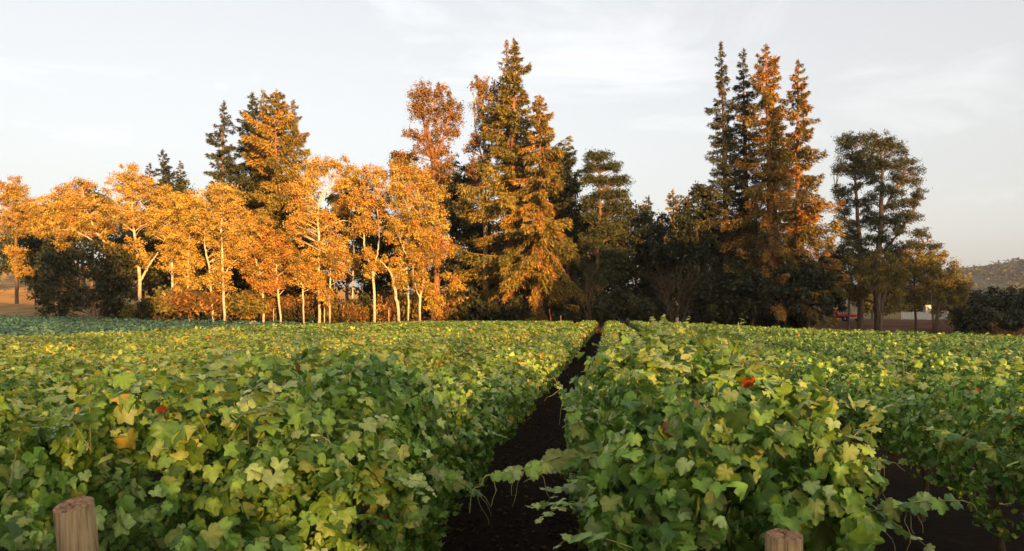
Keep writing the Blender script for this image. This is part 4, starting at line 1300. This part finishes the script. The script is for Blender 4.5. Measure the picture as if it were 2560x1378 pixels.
R1, L1, R2 = root_of['r', 0], root_of['l', 0], root_of['r', 1]
shoot(R1, [(1560, 1120, 3.7), (1480, 1130, 3.6), (1400, 1142, 3.5), (1310, 1172, 3.4), (1222, 1188, 3.3)], 17, .10, .03, 5)
shoot(R1, [(2020, 1300, 2.95), (2120, 1290, 2.9), (2210, 1272, 2.85), (2300, 1254, 2.8), (2400, 1252, 2.75)], 13, .10, .035, 6)
shoot(R1, [(2010, 1110, 4.0), (2090, 1128, 3.95), (2160, 1146, 3.9), (2232, 1156, 3.85)], 11, .09, .035, 3)
shoot(R2, [(2620, 1190, 5.0), (2520, 1140, 5.05), (2420, 1100, 5.1), (2312, 1068, 5.15)], 18, .10, .04, 6)
shoot(R1, [(1460, 1080, 4.6), (1430, 1020, 4.6), (1408, 980, 4.6), (1388, 950, 4.6)], 9, .07, .02, 3)
shoot(R1, [(1500, 990, 5.6), (1486, 955, 5.6), (1478, 910, 5.6)], 7, .07, .018, 3)
shoot(L1, [(860, 1190, 4.1), (930, 1215, 4.0), (1000, 1250, 3.95), (1045, 1300, 3.9)], 12, .10, .05, 4)
shoot(L1, [(1080, 1170, 4.6), (1140, 1200, 4.5), (1208, 1240, 4.4)], 9, .08, .03, 2)
shoot(R1, [(1700, 960, 4.4), (1720, 1010, 4.2), (1760, 1060, 4.0), (1800, 1110, 3.9)], 8, .09, .05, 7)
shoot(L1, [(520, 1010, 4.3), (560, 985, 4.3), (600, 960, 4.3)], 7, .09, .03, 3)

# ------------------------------------------------------------------ the bluish crop beyond the last row on the left, and its twin far right
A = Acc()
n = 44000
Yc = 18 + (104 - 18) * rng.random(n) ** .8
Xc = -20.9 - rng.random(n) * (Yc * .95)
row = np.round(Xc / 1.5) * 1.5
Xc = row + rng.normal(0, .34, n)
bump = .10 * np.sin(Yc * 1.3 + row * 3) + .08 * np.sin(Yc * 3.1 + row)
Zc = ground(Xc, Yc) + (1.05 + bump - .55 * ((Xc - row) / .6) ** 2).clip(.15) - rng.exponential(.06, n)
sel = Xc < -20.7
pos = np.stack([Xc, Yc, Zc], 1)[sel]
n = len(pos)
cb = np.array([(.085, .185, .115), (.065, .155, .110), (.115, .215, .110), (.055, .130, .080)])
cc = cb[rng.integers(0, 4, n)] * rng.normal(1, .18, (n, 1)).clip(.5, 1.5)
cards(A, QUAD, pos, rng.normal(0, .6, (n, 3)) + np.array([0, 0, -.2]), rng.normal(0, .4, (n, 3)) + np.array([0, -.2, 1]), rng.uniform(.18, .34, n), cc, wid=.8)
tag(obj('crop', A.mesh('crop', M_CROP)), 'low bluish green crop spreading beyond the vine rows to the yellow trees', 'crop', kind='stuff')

A = Acc()
n = 9000
pos = np.stack([rng.uniform(-1.6, .35, n), 2.2 + 60 * rng.random(n) ** 1.7, np.zeros(n)], 1)
pos[:, 2] = ground(pos[:, 0], pos[:, 1]) + .008 + rng.random(n) * .015
cl = np.array([(.07, .04, .018), (.045, .028, .015), (.10, .06, .028), (.03, .02, .012)])[rng.integers(0, 4, n)]
cards(A, QUAD, pos, rng.normal(0, 1, (n, 3)) * np.array([1, 1, .1]), rng.normal(0, .3, (n, 3)) + np.array([0, 0, 1]), rng.uniform(.02, .09, n), cl, wid=rng.choice([.08, .7, .6], n))
tag(obj('leaf_litter', A.mesh('leaf_litter', M_DRY)), 'dry fallen leaves and straw on the dark path', 'leaf litter', kind='stuff')


A = Acc()  # hedge out of view, put in to shade the lower near vines
n = 22000
xx = rng.uniform(-14, 22, n)
top = 2.75 + .22 * np.sin(xx * 1.3) + .16 * np.sin(xx * 3.1 + 1) + .1 * np.sin(xx * 7)
zz_ = top * rng.random(n) ** .7
yy = -4.6 + rng.normal(0, .45, n) * (1.1 - .5 * zz_ / top)
pos = np.stack([xx, yy, np.maximum(zz_, .08)], 1)
cards(A, TRI, pos, rng.normal(0, .7, (n, 3)) + np.array([0, 0, -.3]), rng.normal(0, 1, (n, 3)), rng.uniform(.12, .28, n), pick(P_DARKOLIVE, n) * 1.5, wid=.9)
tag(obj('hedge', A.mesh('hedge', M_LEAF)), 'unseen tall hedge added behind the camera to shade the near row ends', 'hedge')

HAZE_DENSITY = 0.00013
# ------------------------------------------------------------------ end posts
def end_post(label, px, py, D, dia, lean, slant, h_extra=0.0):
    top = pt(px, py, D)
    x0, y0 = top[0] - lean[0] * top[2], top[1] - lean[1] * top[2]
    gz0 = float(ground(x0, y0))
    root = empty('wooden_post', (x0, y0, gz0), label, 'post', 'end posts of the vine rows')
    base = np.array([x0, y0, gz0])
    Hh = top[2] - gz0
    sides, rings = 36, 30
    a = np.linspace(0, 2 * np.pi, sides, endpoint=False)
    r0 = dia / 2
    flute = 1 + .018 * np.sin(a * 7 + px) + .012 * np.sin(a * 13 + 1) + .03 * np.cos(a * 2 + .7)
    crack = -.055 * np.exp(-((a - 4.35) / .07) ** 2) - .045 * np.exp(-((a - 5.3) / .05) ** 2) - .03 * np.exp(-((a - 3.6) / .05) ** 2)
    V = []
    for k in range(rings):
        t = k / (rings - 1)
        z = -.25 + t * (Hh + .25)
        rr = r0 * (1.05 - .06 * t) * (flute + crack * (.5 + .5 * t) + .006 * rng.normal(size=sides))
        zz_ = z + (slant[0] * np.cos(a) + slant[1] * np.sin(a)) * r0 * max(0, t - .9) * 10
        V.append(np.stack([lean[0] * z + np.cos(a) * rr, lean[1] * z + np.sin(a) * rr, zz_], 1))
    V = np.vstack(V)
    i, j = np.meshgrid(np.arange(rings - 1), np.arange(sides), indexing='ij')
    j2 = (j + 1) % sides
    Q = np.stack([i * sides + j, i * sides + j2, (i + 1) * sides + j2, (i + 1) * sides + j], -1).reshape(-1, 4)
    obj('shaft', mesh('post_shaft', V, Q, M_POST, None, True), root)
    # end grain: rough, slightly sunken, split
    W = []
    e = V[-sides:]
    cen = e.mean(0)
    fr = [1.0, .93, .75, .55, .35, .15]
    for q, f in enumerate(fr):
        R = cen + (e - cen) * f
        if q == 0: R = R + (e - cen) * -.004
        dz = (-.001 if q == 0 else .004) + (.010 * rng.normal(size=sides) * (f < .9) * .35) - .012 * (f < .9) * (np.exp(-((a - 4.35) / .16) ** 2) + np.exp(-((a - 1.2) / .14) ** 2) + np.exp(-((a - 5.3) / .12) ** 2))
        R = R.copy(); R[:, 2] += dz
        W.append(R)
    W = np.vstack(W + [cen[None] + np.array([[0, 0, -.004]])])
    n = len(fr)
    i, j = np.meshgrid(np.arange(n - 1), np.arange(sides), indexing='ij')
    j2 = (j + 1) % sides
    Q = np.stack([i * sides + j, i * sides + j2, (i + 1) * sides + j2, (i + 1) * sides + j], -1).reshape(-1, 4)
    T = np.stack([(n - 1) * sides + np.arange(sides), (n - 1) * sides + (np.arange(sides) + 1) % sides, np.full(sides, n * sides)], 1)
    obj('end_grain', mesh('post_end', W, [Q, T], M_POST_TOP, None, True), root)
    return root


end_post('leaning weathered wooden post with a slanted cut top among the leaves', 184, 1262, 2.75, .128, (-.10, -.03), (.10, .22))
end_post('upright wooden post with a cracked flat top before the vine row', 1961, 1338, 2.50, .110, (.0, -.02), (.0, .05))


# ------------------------------------------------------------------ stakes, stump and stone at the field edge
def stake(name, label, px, top, base_y, D, r, mat, bend=0.0, sq=False):
    x, y = pw(px, D)
    z = float(ground(x, y))
    zt = pz(top, D)
    P = smooth_path([np.array([0, 0, -.2]), np.array([bend * .4, 0, (zt - z) * .5]), np.array([-bend, 0, zt - z])], 6)
    V, T = tube(P, np.full(6, r) * np.array([1, 1, 1, .98, .95, .85]), 4 if sq else 7)
    o = obj(name, mesh(name, V, T, mat), None, (x, y, z))
    return tag(o, label, 'stake')


stake('marker_stake', 'thin red bent stake before the drooping redwood', 1376, 773, 800, 95, .07, M_STAKE_RED, .12)
stake('marker_stake', 'pale wooden stake standing among the vine tops beside the red one', 1402, 789, 806, 70, .032, M_STAKE, .0, True)
stake('marker_stake', 'short white stake at the edge of the bluish crop by the stone', 684, 772, 790, 97, .05, M_STAKE, .0, True)
stake('marker_stake', 'pale stake at the foot of the elbow shaped trunk', 972, 775, 790, 96, .06, M_STAKE, .02, True)
stake('marker_stake', 'slim pale stake beside the white limbed tree', 811, 745, 790, 97.5, .06, M_STAKE, .02)
stake('fence_stump', 'thick grey wooden stump post behind the vines at the bare bush', 1693, 794, 806, 95.5, .22, M_GREYWOOD, .02)

bm_v, bm_f = [], []
x, y = pw(632, 98)
A = Acc()
nth, nph = 14, 9
for a_ in range(nph):
    for b_ in range(nth):
        ph_, th_ = math.pi * a_ / (nph - 1), 2 * math.pi * b_ / nth
        rr = 1 + .16 * math.sin(3 * th_ + 2 * ph_) + .10 * math.sin(5 * th_ - 3 * ph_ + 1)
        bm_v.append((.85 * rr * math.sin(ph_) * math.cos(th_), .6 * rr * math.sin(ph_) * math.sin(th_), .35 + .55 * rr * math.cos(ph_)))
for a_ in range(nph - 1):
    for b_ in range(nth):
        bm_f.append((a_ * nth + b_, (a_ + 1) * nth + b_, (a_ + 1) * nth + (b_ + 1) % nth, a_ * nth + (b_ + 1) % nth))
tag(obj('boulder', mesh('boulder', bm_v, np.array(bm_f), M_ROCK, None, False), None, (x, y, float(ground(x, y)) + .1)), 'sunlit boulder among the brush at the edge of the crop', 'boulder')


# ------------------------------------------------------------------ lane side: red truck and white fence
def box(cx, cy, cz, sx, sy, sz, bev=.0):
    import bmesh
    bm = bmesh.new()
    bmesh.ops.create_cube(bm, size=1)
    for v in bm.verts:
        v.co = Vector((cx + v.co.x * sx, cy + v.co.y * sy, cz + v.co.z * sz))
    if bev:
        bmesh.ops.bevel(bm, geom=list(bm.edges), offset=bev, segments=2, affect='EDGES')
    me = bpy.data.meshes.new('part')
    bm.to_mesh(me); bm.free()
    return me


def part(name, me, mat, parent, label=None):
    me.materials.append(mat)
    o = obj(name, me, parent)
    if label: o['label'] = label
    return o


D_T = 121.0
x, y = pw(2127, D_T)
tr = empty('stake_truck', (x, y, float(ground(x, y))), 'red truck with a pale slatted cargo rack, parked on the dirt lane', 'truck')
tr.rotation_euler = (0, 0, TH + .12)
part('chassis', box(0, 1.6, .58, .9, 4.6, .16, .02), M_DARK, tr)
part('cargo_bed', box(0, .4, .86, 2.05, 2.7, .22, .02), M_RED, tr)
tg = part('tailgate', box(0, -.99, .84, 2.0, .06, .34, .02), M_RED, tr)
part('bumper', box(0, -1.06, .52, 1.9, .12, .14, .03), M_LAMP, tr)
cab = part('cab', box(0, 2.75, 1.25, 1.85, 1.5, 1.2, .16), M_RED, tr)
part('rear_window', box(0, 1.99, 1.55, 1.3, .03, .42, .01), M_GLASS, cab)
part('hood', box(0, 3.95, .98, 1.75, 1.0, .6, .12), M_RED, tr)
for sx in (-1, 1):
    part('tail_light', box(sx * .92, -1.03, .86, .12, .05, .14, .01), M_RED, tr)
    for yy in (-.2, 3.7):
        P = np.array([[sx * .78, yy, .40], [sx * .80, yy, .40], [sx * .98, yy, .40], [sx * 1.0, yy, .40]])
        V, T = tube(P, np.array([.34, .40, .40, .30]), 20)
        w_ = obj('wheel', mesh('wheel', V, T, M_DARK, None, True), tr)
        V, T = tube(np.array([[sx * .96, yy, .40], [sx * 1.012, yy, .40]]), np.array([.2, .17]), 16)
        obj('hub', mesh('hub', V, T, M_LAMP, None, True), w_)
part('fog_lamp', box(.45, -1.08, .66, .22, .05, .16, .02), M_LAMP, tr)
for yy in (-.95, .4, 1.72):
    for sx in (-1, 1):
        part('rack_post', box(sx * .98, yy, 1.52, .08, .08, 1.16), M_SLAT, tr)
for kz in range(5):
    zz_ = 1.13 + kz * .235
    part('rack_slat', box(0, -1.0, zz_, 1.98, .04, .13), M_SLAT, tr)
    for sx in (-1, 1):
        part('rack_slat', box(sx * 1.035, .4, zz_, .04, 2.75, .13), M_SLAT, tr)

D_F = 128.0
for seg, (pa, pb, hgt, lab) in enumerate(((2255, 2322, 1.15, 'low white plank fence behind the olive trees'), (2322, 2372, 1.35, 'taller white plank fence panel beside the low white fence'),
                                        (2424, 2470, .8, 'short pale plank fence glimpsed below the rounded oak'))):
    xa, ya = pw(pa, D_F + seg * .8); xb, yb = pw(pb, D_F + seg * .8)
    L = math.hypot(xb - xa, yb - ya); ang = math.atan2(yb - ya, xb - xa)
    z = float(ground((xa + xb) / 2, (ya + yb) / 2))
    fr = empty('plank_fence', (xa, ya, z), lab, 'fence')
    fr.rotation_euler = (0, 0, ang)
    npl = int(L / .26)
    pm = box(0, 0, hgt / 2 + .12, .22, .03, hgt); pm.materials.append(M_WHITE)
    for q in range(npl + 1):
        if rng.random() < .07: continue
        o = obj('plank', pm, fr, (q * L / npl, 0, rng.normal(0, .02)))
        o.rotation_euler = (0, rng.normal(0, .012), 0)
    for zz_ in (.35, hgt - .1):
        part('rail', box(L / 2, .045, zz_, L, .05, .10), M_WHITE, fr)
    for q in range(0, int(L / 2) + 2):
        part('post', box(min(q * 2.0, L), .10, hgt / 2, .10, .06, hgt + .1), M_WHITE, fr)
x, y = pw(2318, 131)
sh = empty('white_shed', (x, y, float(ground(x, y))), 'small narrow white box shed beside the plank fence', 'shed')
sh.rotation_euler = (0, 0, TH)
part('wall', box(0, 0, 1.15, .95, .95, 2.3), M_WHITE, sh)
part('roof', box(0, 0, 2.37, 1.15, 1.15, .10), M_ROOF, sh)
dr = part('door', box(.05, -.49, .95, .6, .03, 1.8), M_SLAT, sh)
part('handle', box(.28, -.52, .95, .04, .03, .12), M_DARK, dr)

# ------------------------------------------------------------------ evening haze
me = box(0, 700, 72, 4200, 4700, 160)
m, n_, l_ = nt('haze_air')
out = n_.new('ShaderNodeOutputMaterial')
pv = n_.new('ShaderNodeVolumePrincipled')
pv.inputs['Color'].default_value = (.93, .95, 1.0, 1)
pv.inputs['Density'].default_value = HAZE_DENSITY
pv.inputs['Anisotropy'].default_value = 0.6
l_.new(pv.outputs['Volume'], out.inputs['Volume'])
me.materials.append(m)
tag(obj('haze', me), kind='stuff', label='thin pale evening haze over the whole valley', cat='haze')
